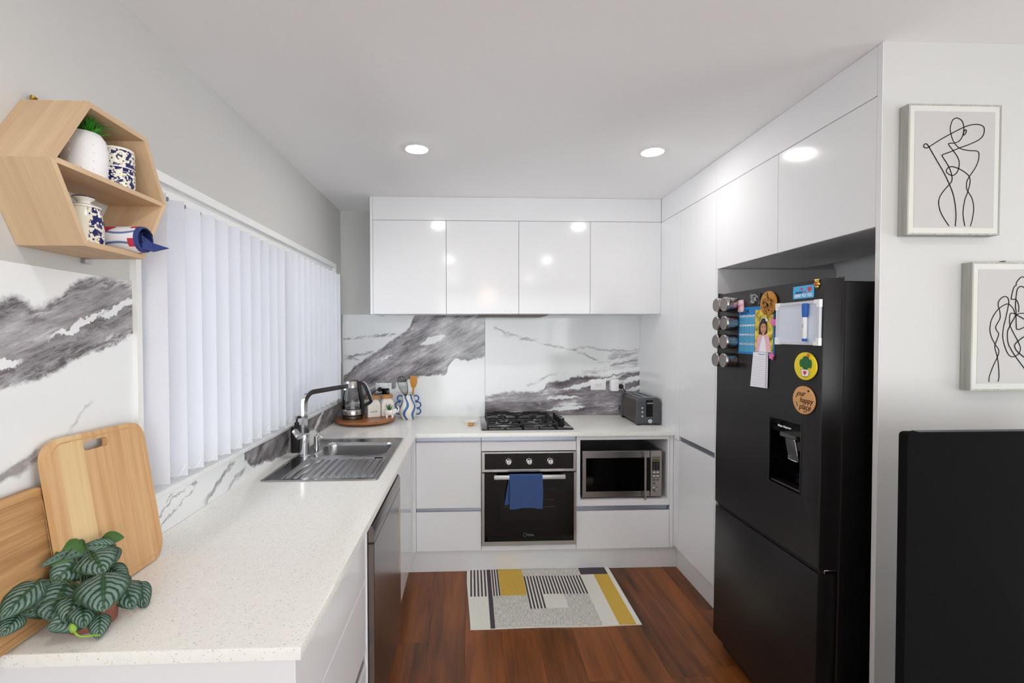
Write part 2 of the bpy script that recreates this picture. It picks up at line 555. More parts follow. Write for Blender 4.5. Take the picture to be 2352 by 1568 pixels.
def face_front(parent, x, y, z):
    """matrix for text on a vertical face looking towards -y, at world point"""
    return Matrix.Translation(Vector((x, y, z)) - wl(parent)) @ Matrix.Rotation(PI / 2, 4, 'X')

# ================================================================== STRUCTURE
b = B(); box(b, -0.15, XE + 0.1, YF - 0.1, 0.12, -0.06, -0.012)
floor = struct(obj('floor', b, M['floor_base'], local=True), 'red-brown timber floor')
pw = 0.182
b = B(); box(b, -pw / 2 + 0.00015, pw / 2 - 0.00015, 0, 1.2197, -0.012, 0.0, 0.0004)
pm = None
k = 0
for i in range(29):
    x = 0.02 + i * pw + pw / 2
    off = (i * 0.43 + (0.37 if i % 3 == 1 else 0)) % 1.22
    for j in range(8):
        y = YF + off - 1.22 + j * 1.22
        if y > -0.1 or y < YF - 0.3: continue
        if x > 2.95 and y > YP - 0.3: continue
        if k == 0:
            po = obj('plank', b, M['floor'], floor, local=True); pm = po
        else:
            po = pm.copy(); COL.objects.link(po)
        po.location = (x, y, 0)
        k += 1

# left wall with the window opening
WY0, WY1, WZ0, WZ1 = -2.157, -0.205, 1.022, 1.985
b = B()
gridslab(b, [YF, WY0, WY1, 0.1], [0, WZ0, WZ1, H], lambda u, v: not (WY0 < u < WY1 and WZ0 < v < WZ1), -0.13, 0.0, YZ)
wall_left = struct(obj('wall_left', b, M['wall'], local=True), 'pale grey painted wall with the window')
b = B(); box(b, 0.0, 2.95, 0.0, 0.1, 0, H)
struct(obj('wall_back', b, M['wall'], local=True), 'pale grey painted back wall')
b = B(); box(b, XR + 0.002, XE, YP, YP + 0.012, 0, H)
struct(obj('wall_right', b, M['wall'], local=True), 'pale grey wall with the two framed drawings')
b = B()
EY0, EY1, EZ1 = -5.9, -2.45, 2.3
gridslab(b, [YF, EY0, EY1, YP], [0, EZ1, H], lambda u, v: not (EY0 < u < EY1 and v < EZ1), XE, XE + 0.1, YZ)
struct(obj('wall_east', b, M['wall'], local=True))
d = struct(thing('fill_door_2', 'unseen glazed sliding door added on the living room side for fill daylight', 'door', (XE + 0.05, (EY0 + EY1) / 2, 0)))  # glazing added out of view so daylight fills the room from the side
del d['category']
b = B()
gridslab(b, [EY0, EY0 + 0.06, (EY0 + EY1) / 2 - 0.03, (EY0 + EY1) / 2 + 0.03, EY1 - 0.06, EY1], [0, 0.08, EZ1 - 0.06, EZ1], lambda u, v: not ((EY0 + 0.06 < u < (EY0 + EY1) / 2 - 0.03 or (EY0 + EY1) / 2 + 0.03 < u < EY1 - 0.06) and 0.08 < v < EZ1 - 0.06), XE + 0.03, XE + 0.08, YZ)
obj('door_frame', b, M['trim'], d)
pbox('pane', M['glass'], d, XE + 0.055, XE + 0.06, EY0 + 0.05, EY1 - 0.05, 0.07, EZ1 - 0.05)
DX0, DX1, DZ1 = 0.25, 5.0, 2.3
DXM = (DX0 + DX1) / 2
b = B()
gridslab(b, [0.0, DX0, DX1, XE], [0, DZ1, H], lambda u, v: not (DX0 < u < DX1 and v < DZ1), YF - 0.1, YF, XZ)
struct(obj('wall_front', b, M['wall'], local=True))
b = B(); box(b, -0.13, XE + 0.1, YF - 0.1, 0.1, H, H + 0.06)
struct(obj('ceiling', b, M['ceiling'], local=True), 'flat white ceiling')
b = B(); box(b, 2.9, 2.95, YP + 0.02, 0.0, 0, H)
struct(obj('wall_alcove', b, M['white_in'], local=True))
# glazed sliding door added behind the camera to let in fill daylight
d = struct(thing('fill_door_1', 'unseen glazed sliding door added for fill daylight', 'door', ((DX0 + DX1) / 2, YF - 0.05, 0)))
del d['category']
b = B()
gridslab(b, [DX0, DX0 + 0.06, DXM - 0.03, DXM + 0.03, DX1 - 0.06, DX1], [0, 0.08, DZ1 - 0.06, DZ1], lambda u, v: not ((DX0 + 0.06 < u < DXM - 0.03 or DXM + 0.03 < u < DX1 - 0.06) and 0.08 < v < DZ1 - 0.06), YF - 0.08, YF - 0.03, XZ)
obj('door_frame', b, M['trim'], d)
pbox('pane', M['glass'], d, DX0 + 0.05, DX1 - 0.05, YF - 0.06, YF - 0.055, 0.07, DZ1 - 0.05)

# window: reveal lining, architrave, sill, sash, pane
w = struct(thing('window_1', 'white framed window behind vertical blinds', 'window', (0, (WY0 + WY1) / 2, WZ0)))
del w['category']
b = B()
gridslab(b, [WY0 - 0.02, WY0 + 0.001, WY1 - 0.001, WY1 + 0.02], [WZ0, WZ1 - 0.001, WZ1 + 0.028], lambda u, v: not (WY0 < u < WY1 and v < WZ1), -0.002, 0.018, YZ)
obj('architrave', b, M['trim'], w)
b = B()
gridslab(b, [WY0, WY0 + 0.012, WY1 - 0.012, WY1], [WZ0, WZ0 + 0.012, WZ1 - 0.012, WZ1], lambda u, v: not (WY0 + 0.012 < u < WY1 - 0.012 and WZ0 + 0.012 < v < WZ1 - 0.012), -0.125, -0.002, YZ)
obj('reveal_lining', b, M['trim'], w)
pbox('window_sill', M['trim'], w, -0.1, 0.012, WY0, WY1, WZ0 - 0.002, WZ0 + 0.014, 0.002)
b = B()
ym = (WY0 + WY1) / 2
gridslab(b, [WY0 + 0.012, WY0 + 0.06, ym - 0.025, ym + 0.025, WY1 - 0.06, WY1 - 0.012], [WZ0 + 0.012, WZ0 + 0.06, WZ1 - 0.06, WZ1 - 0.012],
         lambda u, v: not ((WY0 + 0.06 < u < ym - 0.025 or ym + 0.025 < u < WY1 - 0.06) and WZ0 + 0.06 < v < WZ1 - 0.06), -0.115, -0.085, YZ)
obj('window_sash', b, M['trim'], w)
for ya, yb in ((WY0 + 0.05, ym - 0.02), (ym + 0.02, WY1 - 0.05)):
    pbox('pane', M['glass'], w, -0.103, -0.098, ya, yb, WZ0 + 0.05, WZ1 - 0.05)

# ================================================================== CEILING LAMPS
def downlight(x, y, label):
    t = thing('ceiling_downlight', label, 'ceiling light', (x, y, H), 'round recessed ceiling downlights')
    b = B(); lathe(b, [(0.047, -0.002), (0.056, -0.004), (0.060, 0.0)], (x, y, H), cap=False)
    obj('trim_ring', b, M['outlet'], t)
    b = B(); lathe(b, [(0.0, -0.0095), (0.02, -0.009), (0.036, -0.007), (0.0465, -0.002)], (x, y, H), cap=False)
    obj('diffuser', b, M['lamp'], t)
for x, y, l in ((0.697, -1.19, 'lit downlight in the kitchen ceiling, left one, over the sink side'),
                (1.878, -1.195, 'lit downlight in the kitchen ceiling, right one, nearer the tall white cupboards'),
                (0.71, -2.97, 'downlight above the near end of the worktop, behind the view'),
                (1.90, -2.97, 'downlight in front of the fridge side, behind the view'),
                (3.6, -3.2, 'added unseen fill downlight over the living area by the picture wall'),  # this lamp and those below are extras, added out of view as fill
                (0.71, -4.75, 'added unseen fill downlight over the dining area by the left wall'),
                (1.90, -4.75, 'added unseen fill downlight over the middle of the dining area'),
                (3.6, -5.0, 'added unseen fill downlight over the living area, second from the picture wall')):
    downlight(x, y, l)
t = thing('pendant_lamp', 'warm globe pendant lamp hanging in the dining area behind the view', 'pendant lamp', (1.23, -4.3, 2.1))
b = B(); lathe(b, [(0, -0.13), (0.06, -0.115), (0.11, -0.07), (0.13, 0), (0.11, 0.07), (0.06, 0.115), (0.02, 0.128)], (1.23, -4.3, 2.1))
obj('globe', b, M['warmlamp'], t)
b = B(); tube(b, [(1.23, -4.3, 2.225), (1.23, -4.3, H - 0.01)], 0.004); obj('cord', b, M['black'], t)
b = B(); cyl(b, (1.23, -4.3, H - 0.02), 0.05, 0.02); obj('ceiling_rose', b, M['outlet'], t)

# ================================================================== SPLASHBACKS
LP_up = [(-2.7, 1.57), (-2.555, 1.585), (-2.513, 1.60), (-2.473, 1.586), (-2.429, 1.604), (-2.362, 1.656), (-2.29, 1.67), (-2.17, 1.68)]
LP_lo = [(-2.7, 1.38), (-2.555, 1.398), (-2.465, 1.412), (-2.385, 1.442), (-2.307, 1.462), (-2.174, 1.51)]
M['marble_left'] = marble('marble_print_left', 1, -2.7, -2.1, [(LP_up, LP_lo)],
    [(-2.35, 1.545, 0.10, 0.010, 0.45), (-2.22, 1.60, 0.09, 0.012, 0.5), (-2.56, 1.452, 0.06, 0.010, 0.2)],
    [([(-2.7, 1.20), (-2.56, 1.225), (-2.49, 1.245), (-2.42, 1.27)], 0.022, 0.75), ([(-2.40, 1.285), (-2.36, 1.315), (-2.32, 1.345)], 0.012, 0.6)], 0.35)
BL_up = [(0.0, 1.20), (0.017, 1.216), (0.128, 1.306), (0.24, 1.39), (0.38, 1.481), (0.49, 1.559), (0.524, 1.60), (0.56, 1.70), (0.7, 1.8), (1.08, 1.9)]
BL_lo = [(0.0, 0.98), (0.2, 1.03), (0.38, 1.104), (0.547, 1.189), (0.714, 1.208), (0.785, 1.225), (0.81, 1.30), (0.94, 1.318), (1.08, 1.35)]
M['marble_back_left'] = marble('marble_print_back_left', 0, 0.0, 1.08, [(BL_up, BL_lo)],
    [(0.68, 1.475, 0.105, 0.03, 0.33), (0.33, 1.345, 0.05, 0.008, 0.45)],
    [([(0.0, 1.478), (0.10, 1.492), (0.22, 1.51), (0.30, 1.508), (0.41, 1.515)], 0.014, 0.8), ([(0.0, 1.352), (0.08, 1.352), (0.16, 1.378), (0.25, 1.39)], 0.016, 0.8), ([(0.0, 1.33), (0.06, 1.335), (0.14, 1.33)], 0.012, 0.5)], 0.52)
BR_up = [(1.07, 1.055), (1.196, 1.084), (1.37, 1.09), (1.495, 1.10), (1.558, 1.158), (1.684, 1.175), (1.77, 1.20), (1.97, 1.203), (2.10, 1.222), (2.26, 1.245)]
BR_lo = [(1.07, 0.70), (1.5, 0.72), (1.9, 0.75), (2.26, 0.8)]
M['marble_back_right'] = marble('marble_print_back_right', 0, 1.07, 2.26, [(BR_up, BR_lo)],
    [(1.66, 1.035, 0.13, 0.014, 0.05), (1.72, 0.985, 0.09, 0.008, 0.05), (1.88, 1.147, 0.26, 0.018, 0.22), (2.2, 1.168, 0.19, 0.024, 0.2), (2.24, 1.10, 0.10, 0.016, 0.2), (1.68, 0.952, 0.16, 0.018, 0.1)],
    [([(1.13, 1.565), (1.25, 1.526), (1.42, 1.472), (1.6, 1.42), (1.74, 1.392), (1.89, 1.329), (1.96, 1.306), (2.09, 1.34), (2.255, 1.40)], 0.014, 0.6),
     ([(1.2, 1.51), (1.3, 1.50), (1.42, 1.48), (1.48, 1.47)], 0.02, 0.35),
     ([(1.74, 1.395), (1.85, 1.42), (1.95, 1.40), (2.05, 1.392), (2.25, 1.40)], 0.012, 0.5),
     ([(2.0, 1.33), (2.1, 1.36), (2.18, 1.35), (2.25, 1.36)], 0.04, 0.45), ([(2.02, 1.28), (2.12, 1.30), (2.25, 1.32)], 0.016, 0.8),
     ([(1.75, 1.22), (1.9, 1.235), (2.05, 1.26), (2.25, 1.285)], 0.026, 0.6),
     ([(1.38, 1.13), (1.5, 1.17), (1.58, 1.215), (1.7, 1.225)], 0.016, 0.6)], 0.12, (64, 54, 58), (150, 144, 150))
UP_up = [(-2.65, 0.5), (-1.58, 0.5), (-1.535, 0.98), (-1.50, 1.20), (-0.95, 1.2), (-0.88, 0.98), (-0.8, 0.99), (-0.66, 1.2), (0.0, 1.3)]
UP_lo = [(-2.65, 0.4), (-1.60, 0.4), (-1.55, 0.97), (-1.45, 0.93), (-1.3, 0.91), (-1.1, 0.88), (-0.95, 0.86), (-0.7, 0.93), (-0.6, 0.9), (-0.45, 0.8), (0.0, 0.75)]
M['marble_upstand'] = marble('marble_print_upstand', 1, -2.65, 0.02, [(UP_up, UP_lo)],
    [(-1.0, 0.955, 0.10, 0.035, 0.6), (-0.56, 0.975, 0.16, 0.02, 0.45)],
    [([(-2.14, 0.94), (-2.05, 0.98), (-1.95, 1.0), (-1.85, 0.985)], 0.007, 0.7), ([(-2.12, 0.91), (-2.03, 0.945), (-1.93, 0.97), (-1.8, 1.01)], 0.006, 0.7), ([(-2.15, 0.97), (-2.08, 0.99), (-2.0, 1.01)], 0.006, 0.9),
     ([(-1.84, 0.91), (-1.76, 0.95), (-1.68, 0.99), (-1.6, 1.01)], 0.018, 0.8), ([(-1.72, 0.905), (-1.62, 0.93), (-1.52, 0.95)], 0.02, 0.8)], 0.6, (58, 50, 54), (150, 146, 150))

b = B(); box(b, 0.0005, 0.006, -2.66, -2.177, CT + 0.0005, 1.667, 0.001)
tag(obj('splashback_panel', b, M['marble_left']), 'marble print splashback on left wall behind the chopping boards', 'splashback', 'marble print splashbacks')
b = B(); box(b, 0.007, 1.0700, -0.006, -0.0005, CT + 0.0005, 1.666, 0.0008)
tag(obj('splashback_panel', b, M['marble_back_left']), 'marble print splashback with wide diagonal grey band behind the kettle', 'splashback', 'marble print splashbacks')
b = B(); box(b, 1.0715, XR - 0.004, -0.006, -0.0005, CT + 0.0005, 1.666, 0.0008)
tag(obj('splashback_panel', b, M['marble_back_right']), 'marble print splashback with dark lower band behind the hob and toaster', 'splashback', 'marble print splashbacks')
t = thing('upstand', 'low marble print upstand along the worktop under the window', 'upstand', (0.003, -1.09, CT))
pbox('upstand_panel', M['marble_upstand'], t, 0.0005, 0.006, -2.1765, -1.0005, CT + 0.0005, 1.0205, 0.0005)
pbox('upstand_panel', M['marble_upstand'], t, 0.0005, 0.006, -0.9995, -0.0065, CT + 0.0005, 1.0205, 0.0005)
# chrome edge trims
b = B(); box(b, 0.0008, 0.0145, -0.012, -0.0062, 1.03, 1.668, 0.0015)
struct(obj('trim_1', b, M['chrome']), 'chrome corner trim of the splashback')
b = B(); box(b, 2.2545, XR - 0.0002, -0.009, -0.0005, CT + 0.001, 1.664, 0.001)
struct(obj('trim_2', b, M['trim']), 'white edge trim of the splashback')

# ================================================================== VERTICAL BLIND
bl = thing('vertical_blind', 'white vertical blind of angled fabric slats over the window', 'blind', (0.0, -1.16, 1.07))
pbox('head_rail', M['trim'], bl, -0.045, 0.000, WY0 + 0.02, WY1 - 0.015, 1.945, 1.978, 0.004)
SLT, SLB = 1.937, 1.068
ang = math.radians(70)
sx, sy = 0.05 * math.sin(ang), 0.05 * math.cos(ang)
b = B()
def slat_mesh(bm, z0, z1, th, half):
    n = 5
    cols = []
    for k in range(n + 1):
        s = -1 + 2 * k / n
        bowv = 0.0012 * (1 - s * s)
        cols.append((s * half * math.sin(ang) + bowv * math.cos(ang), s * half * math.cos(ang) - bowv * math.sin(ang)))
    nx, ny = math.cos(ang) * th / 2, -math.sin(ang) * th / 2
    A = [[bm.verts.new((x + q * nx, y + q * ny, z)) for x, y in cols] for q in (1, -1) for z in (z0, z1)]
    for k in range(n):
        bm.faces.new((A[0][k], A[0][k + 1], A[1][k + 1], A[1][k]))
        bm.faces.new((A[2][k + 1], A[2][k], A[3][k], A[3][k + 1]))
        bm.faces.new((A[1][k], A[1][k + 1], A[3][k + 1], A[3][k])); bm.faces.new((A[0][k + 1], A[0][k], A[2][k], A[2][k + 1]))
    bm.faces.new((A[0][0], A[1][0], A[3][0], A[2][0])); bm.faces.new((A[1][n], A[0][n], A[2][n], A[3][n]))
slat_mesh(b, SLB - 1.07, SLT - 1.07, 0.0007, 0.05)
slat0 = obj('slat', b, M['blind'], bl, local=True)
b = B(); slat_mesh(b, SLB - 1.07 - 0.0006, SLB - 1.07 + 0.045, 0.0024, 0.0495)
pocket = obj('hem_pocket', b, M['blind'], slat0, local=True)
b = B(); box(b, -0.008, 0.008, -0.004, 0.004, SLT - 1.07 - 0.004, SLT - 1.07 + 0.009, 0.001)
hook = obj('hanger_clip', b, M['grey'], slat0, local=True)
SLN = 22
ys = [-2.117 + k * 0.0893 for k in range(SLN)]
for k, y in enumerate(ys):
    s = slat0 if k == 0 else copy_tree(slat0, bl)
    s.location = (0.008, y + 1.16, 0)
    s.rotation_euler = (0, 0, math.radians(random.uniform(-1.0, 1.0)))
for k in range(SLN - 1):
    for e in (-1, 1):
        b = B()
        p0 = Vector((0.008 + e * sx * 0.8, ys[k] + e * sy * 0.8, SLB + 0.036)); p1 = Vector((0.008 + e * sx * 0.8, ys[k + 1] + e * sy * 0.8, SLB + 0.036))
        pts = []
        for q in range(9):
            s = q / 8
            v = p0.lerp(p1, s); v.z -= 0.030 * (1 - (2 * s - 1) ** 2); v.x += 0.004
            pts.append(v)
        tube(b, pts, 0.0009, 5)
        obj('bead_chain', b, M['outlet'], bl)
b = B(); tube(b, [(0.045, -0.20, 1.94), (0.047, -0.197, 1.5), (0.05, -0.2, 1.32), (0.045, -0.207, 1.30), (0.042, -0.212, 1.33), (0.04, -0.212, 1.94)], 0.0022, 6)
obj('pull_cord', b, M['outlet'], bl)

# ================================================================== WORKTOP
CW, CD, CN = 0.6228, -0.6226, -2.6149
SX0, SX1, SY0, SY1 = 0.085, 0.553, -1.542, -0.757
b = B()
gridslab(b, [0.007, SX0, SX1, CW, XR - 0.002], [CN, SY0, SY1, CD, -0.007], lambda u, v: (u < CW or v > CD) and not (SX0 < u < SX1 and SY0 < v < SY1), 0.874, CT, XY)
es = [e for e in b.edges if abs(e.verts[0].co.z - CT) < 1e-5 and abs(e.verts[1].co.z - CT) < 1e-5 and len(e.link_faces) == 2 and abs(e.link_faces[0].normal.dot(e.link_faces[1].normal)) < 0.5]
b.normal_update()
es = [e for e in b.edges if abs(e.verts[0].co.z - CT) < 1e-5 and abs(e.verts[1].co.z - CT) < 1e-5 and len(e.link_faces) == 2 and abs(e.link_faces[0].normal.dot(e.link_faces[1].normal)) < 0.5]
bmesh.ops.bevel(b, geom=es, offset=0.002, segments=2, affect='EDGES', profile=0.5)
tag(obj('worktop', b, M['quartz']), 'L-shaped speckled white quartz worktop', 'worktop')

# ================================================================== SINK
sk = thing('kitchen_sink', 'inset stainless steel sink with ribbed drainer', 'sink', (0.32, -1.15, CT))
BX0, BX1, BY0, BY1 = 0.145, 0.522, -1.135, -0.842
b = B()
# top deck with a rounded bowl opening: rectangular rim bridged to the rounded opening
def deck(bm, outer, inner, z):
    n = len(inner)
    cx = sum(p[0] for p in inner) / n; cy = sum(p[1] for p in inner) / n
    O = []
    x0, x1, y0, y1 = outer
    for (x, y) in inner:
        dx, dy = x - cx, y - cy
        k = min(((x1 - cx) / dx) if dx > 1e-9 else ((x0 - cx) / dx) if dx < -1e-9 else 1e9, ((y1 - cy) / dy) if dy > 1e-9 else ((y0 - cy) / dy) if dy < -1e-9 else 1e9)
        O.append((cx + dx * k, cy + dy * k))
    vi = [bm.verts.new((x, y, z)) for x, y in inner]; vo = [bm.verts.new((x, y, z)) for x, y in O]
    for k in range(n):
        bm.faces.new((vi[k], vi[(k + 1) % n], vo[(k + 1) % n], vo[k]))
        a, c = O[k], O[(k + 1) % n]
        if abs(a[0] - c[0]) > 1e-6 and abs(a[1] - c[1]) > 1e-6:   # passes a corner
            corner = min(((x0, y0), (x0, y1), (x1, y0), (x1, y1)), key=lambda q: (q[0] - (a[0] + c[0]) / 2) ** 2 + (q[1] - (a[1] + c[1]) / 2) ** 2)
            vc = bm.verts.new((corner[0], corner[1], z)); bm.faces.new((vo[k], vo[(k + 1) % n], vc))
    return vi
zt = CT + 0.0025
rim_in = rrect(BX0, BX1, BY0, BY1, 0.055, 8)
vi = deck(b, (0.081, 0.557, -1.165, -0.754), rim_in, zt)
prev = vi
for (ins, dz) in ((0.003, -0.004), (0.006, -0.02), (0.012, -0.12), (0.022, -0.15), (0.045, -0.163)):
    pr = rrect(BX0 + ins, BX1 - ins, BY0 + ins, BY1 - ins, max(0.055 - ins * 0.3, 0.02), 8)
    cur = [b.verts.new((x, y, zt + dz)) for x, y in pr]
    for k in range(len(cur)):
        b.faces.new((prev[k], prev[(k + 1) % len(cur)], cur[(k + 1) % len(cur)], cur[k]))
    prev = cur
b.faces.new(prev)
obj('bowl', b, M['sink'], sk)
b = B()
# drainer: deck with pressed ribs running away from the bowl
nx_, ny_ = 169, 26
X0, X1, Y0, Y1 = 0.081, 0.557, -1.546, -1.165
def dz(x, y):
    u = (x - 0.15) / (0.545 - 0.15)
    if not (0 < u < 1): return 0.0
    wv = 0.5 - 0.5 * math.cos(u * 12 * 2 * PI)
    yl = -1.195 - (0.02 if int(u * 12) % 2 else 0.0)
    env = min(max((yl - y) / 0.018, 0), 1) * min(max((y + 1.50) / 0.02, 0), 1)
    return 0.0065 * wv ** 2.6 * env - 0.004 * min(1, max(0, min((x - 0.11) / 0.01, (0.545 - x) / 0.01, (y + 1.53) / 0.01, (-1.18 - y) / 0.01)))
G = [[b.verts.new((X0 + (X1 - X0) * i / (nx_ - 1), Y0 + (Y1 - Y0) * j / (ny_ - 1), zt + dz(X0 + (X1 - X0) * i / (nx_ - 1), Y0 + (Y1 - Y0) * j / (ny_ - 1)))) for j in range(ny_)] for i in range(nx_)]
for i in range(nx_ - 1):
    for j in range(ny_ - 1):
        b.faces.new((G[i][j], G[i + 1][j], G[i + 1][j + 1], G[i][j + 1]))
o = obj('drainer', b, M['sink'], sk)
b = B()
tube(b, [(x, y, CT + 0.0012) for x, y in rrect(0.0785, 0.5605, -1.5495, -0.7515, 0.012, 4)] + [(0.5605, -0.7635, CT + 0.0012)], 0.0045, 8)
obj('rim', b, M['sink'], sk)
b = B(); lathe(b, [(0.045, 0.0), (0.04, 0.003), (0.03, 0.002), (0.0, -0.002)], (0.335, -0.985, zt - 0.163)); obj('drain', b, M['chrome'], sk)
b = B(); box(b, 0.478, 0.520, -1.185, -1.162, CT + 0.0028, CT + 0.006, 0.001); obj('overflow_tab', b, M['chrome'], sk)

# tap
tp = thing('kitchen_tap', 'tall chrome square-necked mixer tap beside the sink bowl', 'tap', (0.124, -1.15, CT))
b = B(); lathe(b, [(0.030, 0.001), (0.030, 0.006), (0.0235, 0.009), (0.0235, 0.112), (0.021, 0.115), (0.0, 0.115)], (0.124, -1.15, CT + 0.0025)); obj('tap_body', b, M['chrome'], tp)
sp = [Vector((0.124, -1.15, 1.012)), Vector((0.124, -1.15, 1.165))]
tip = Vector((0.262, -0.855, 1.226))
dirh = Vector((tip.x - 0.124, tip.y + 1.15, 0)).normalized()
for k in range(1, 9):
    a = k / 8 * PI / 2
    sp.append(Vector((0.124, -1.15, 1.165)) + dirh * 0.058 * (1 - math.cos(a)) + Vector((0, 0, 0.058 * math.sin(a))))
sp.append(tip)
b = B(); tube(b, sp, 0.01, rect=(0.0085, 0.0125), up=dirh); obj('spout', b, M['chrome'], tp)
b = B(); cyl(b, (0.255, -0.869, 1.204), 0.009, 0.012, seg=14); obj('aerator', b, M['chrome'], tp)
b = B(); prism(b, rrect(-0.022, 0.022, -0.03, 0.03, 0.02, 5), lambda u, v, w_: (0.096 + v * -0.55 + w_ * 0.75, -1.175 + u, 1.020 + v * 0.8 + w_ * 0.5), -0.007, 0.007); obj('lever', b, M['chrome'], tp)
ft = thing('filter_tap', 'short chrome filter spout right beside the tall tap', 'tap', (0.158, -1.075, CT))
b = B(); lathe(b, [(0.016, 0.0005), (0.016, 0.004), (0.0125, 0.006), (0.0125, 0.085), (0.0, 0.088)], (0.158, -1.075, CT + 0.0025), seg=16); obj('tap_body', b, M['chrome'], ft)
b = B(); tube(b, [(0.158, -1.075, 0.985), (0.165, -1.072, 1.0), (0.185, -1.065, 0.982)], 0.005, rect=(0.010, 0.003)); obj('lever', b, M['chrome'], ft)
bt = thing('soap_bottle', 'black pump bottle behind the tap against the upstand', 'bottle', (0.045, -1.04, CT))
b = B(); prism(b, rrect(0.022, 0.068, -1.07, -1.01, 0.008, 4), XY, CT, CT + 0.135, 0.003); obj('bottle_body', b, M['black'], bt)
b = B(); cyl(b, (0.045, -1.04, CT + 0.135), 0.012, 0.02, seg=14); cyl(b, (0.045, -1.04, CT + 0.15), 0.005, 0.035, seg=10); tube(b, [(0.045, -1.04, CT + 0.183), (0.075, -1.03, CT + 0.18)], 0.006, 8); obj('pump', b, M['black'], bt)
br = thing('dish_brush', 'dark dish brush with an amber tip standing behind the tap', 'brush', (0.06, -0.93, CT))
b = B(); tube(b, [(0.06, -0.93, CT), (0.062, -0.93, CT + 0.1), (0.055, -0.94, CT + 0.17)], [0.01, 0.007, 0.009], 8); obj('handle', b, M['black'], br)
b = B(); lathe(b, [(0.011, 0), (0.013, 0.012), (0.008, 0.026), (0, 0.028)], (0.054, -0.941, CT + 0.168), seg=12); obj('brush_tip', b, M['orange_wood'], br)

# ================================================================== BASE CABINETS (back run)
YB = -0.6026         # door face plane
DT = 0.018
def front(name, x0, x1, z0, z1, par, y=YB, mat=None):
    return pbox(name, mat or M['white'], par, x0, x1, y, y + DT, z0, z1, 0.0012)
def channel(par, x0, x1, z0, z1):
    b = B()
    prof = [(YB + 0.004, z0), (YB + 0.018, z0), (YB + 0.018, z1), (YB + 0.001, z1), (YB + 0.001, z1 - 0.003), (YB + 0.014, z1 - 0.004), (YB + 0.014, z0 + 0.004), (YB + 0.004, z0 + 0.003)]
    prism(b, prof, lambda u, v, w_: (w_, u, v), x0, x1)
    return obj('finger_rail', b, M['alu'], par)
c1 = thing('base_cabinet', 'white two-drawer base cabinet left of the oven', 'cabinet', (0.82, -0.3, 0.147), 'white base cabinets')
pbox('carcass', M['white_in'], c1, 0.66, 1.0265, YB + 0.019, -0.02, 0.15, 0.872)
front('drawer_front', 0.6185, 1.0255, 0.423, 0.840, c1); front('drawer_front', 0.6185, 1.0255, 0.152, 0.400, c1)
channel(c1, 0.6185, 1.0255, 0.842, 0.872); channel(c1, 0.6185, 1.0255, 0.401, 0.422)
c2 = thing('oven_housing', 'white cabinet strips above and below the built-in oven', 'cabinet', (1.33, -0.3, 0.147), 'white base cabinets')
front('top_strip', 1.0285, 1.6285, 0.781, 0.840, c2); front('bottom_strip', 1.0285, 1.6285, 0.149, 0.184, c2)
channel(c2, 1.0285, 1.6285, 0.842, 0.872)
b = B(); box(b, 1.0285, 1.040, YB + 0.02, -0.02, 0.15, 0.872); box(b, 1.617, 1.6285, YB + 0.02, -0.02, 0.15, 0.872); obj('side_panels', b, M['white_in'], c2)
c3 = thing('microwave_cabinet', 'white cabinet with open microwave niche over one drawer', 'cabinet', (1.93, -0.3, 0.147), 'white base cabinets')
b = B()
gridslab(b, [1.6315, 1.655, 2.219, 2.2325], [0.424, 0.462, 0.846, 0.872], lambda u, v: not (1.655 < u < 2.219 and 0.462 < v < 0.846), YB, -0.03, XZ)
obj('niche_frame', b, M['white_in'], c3)
pbox('niche_back', M['white_in'], c3, 1.6315, 2.2325, -0.03, -0.012, 0.15, 0.872)
front('drawer_front', 1.6315, 2.2325, 0.149, 0.391, c3); channel(c3, 1.6315, 2.222, 0.392, 0.423)
pbox('carcass', M['white_in'], c3, 1.64, 2.225, YB + 0.02, -0.031, 0.15, 0.39)
b = B(); box(b, 2.2345, XR - 0.001, YB, -0.02, 0.149, 0.872, 0.001)
tag(obj('corner_post', b, M['white']), 'narrow white filler post between microwave cabinet and tall cupboard', 'panel')
b = B(); box(b, 0.606, 0.6165, YB, YB + 0.05, 0.149, 0.872, 0.001); box(b, 0.594, 0.606, YB - 0.05, YB + 0.05, 0.149, 0.872, 0.001)
tag(obj('corner_post', b, M['white']), 'narrow white corner post between the sink run and two-drawer cabinet', 'panel')
b = B(); box(b, 0.55, XR + 0.04, -0.5588, -0.54, 0.0, 0.148, 0.001)
tag(obj('kickboard', b, M['white']), 'white kickboard under the oven run, behind the rug', 'kickboard')

# ================================================================== BASE CABINETS (left run)
XF = 0.603
c4 = thing('base_cabinet', 'white sink base cabinet between corner post and dishwasher', 'cabinet', (0.3, -0.98, 0.15), 'white base cabinets')
pbox('cabinet_door', M['white'], c4, XF - DT, XF, -1.32, -0.735, 0.149, 0.850, 0.0012)
pbox('filler_strip', M['white'], c4, XF - DT, XF, -0.733, -0.655, 0.149, 0.872, 0.001)
b = B(); box(b, 0.03, XF - 0.02, -1.32, -1.302, 0.15, 0.872); box(b, 0.03, 0.05, -1.30, -0.66, 0.15, 0.872); obj('carcass', b, M['white_in'], c4)
pbox('finger_rail', M['alu'], c4, XF - 0.016, XF - 0.003, -1.32, -0.735, 0.851, 0.872)
c5 = thing('base_cabinet', 'white drawer cabinet at the near end beside the dishwasher', 'cabinet', (0.3, -2.26, 0.15), 'white base cabinets')
for z0, z1 in ((0.687, 0.872), (0.445, 0.684), (0.152, 0.402)):
    pbox('drawer_front', M['white'], c5, XF - DT, XF, -2.573, -1.952, z0, z1, 0.0012)
b = B(); box(b, XF - 0.016, XF - 0.006, -2.573, -1.952, 0.405, 0.442); obj('finger_rail', b, M['alu'], c5)
pbox('carcass', M['white_in'], c5, 0.03, XF - 0.02, -2.572, -1.952, 0.15, 0.872)
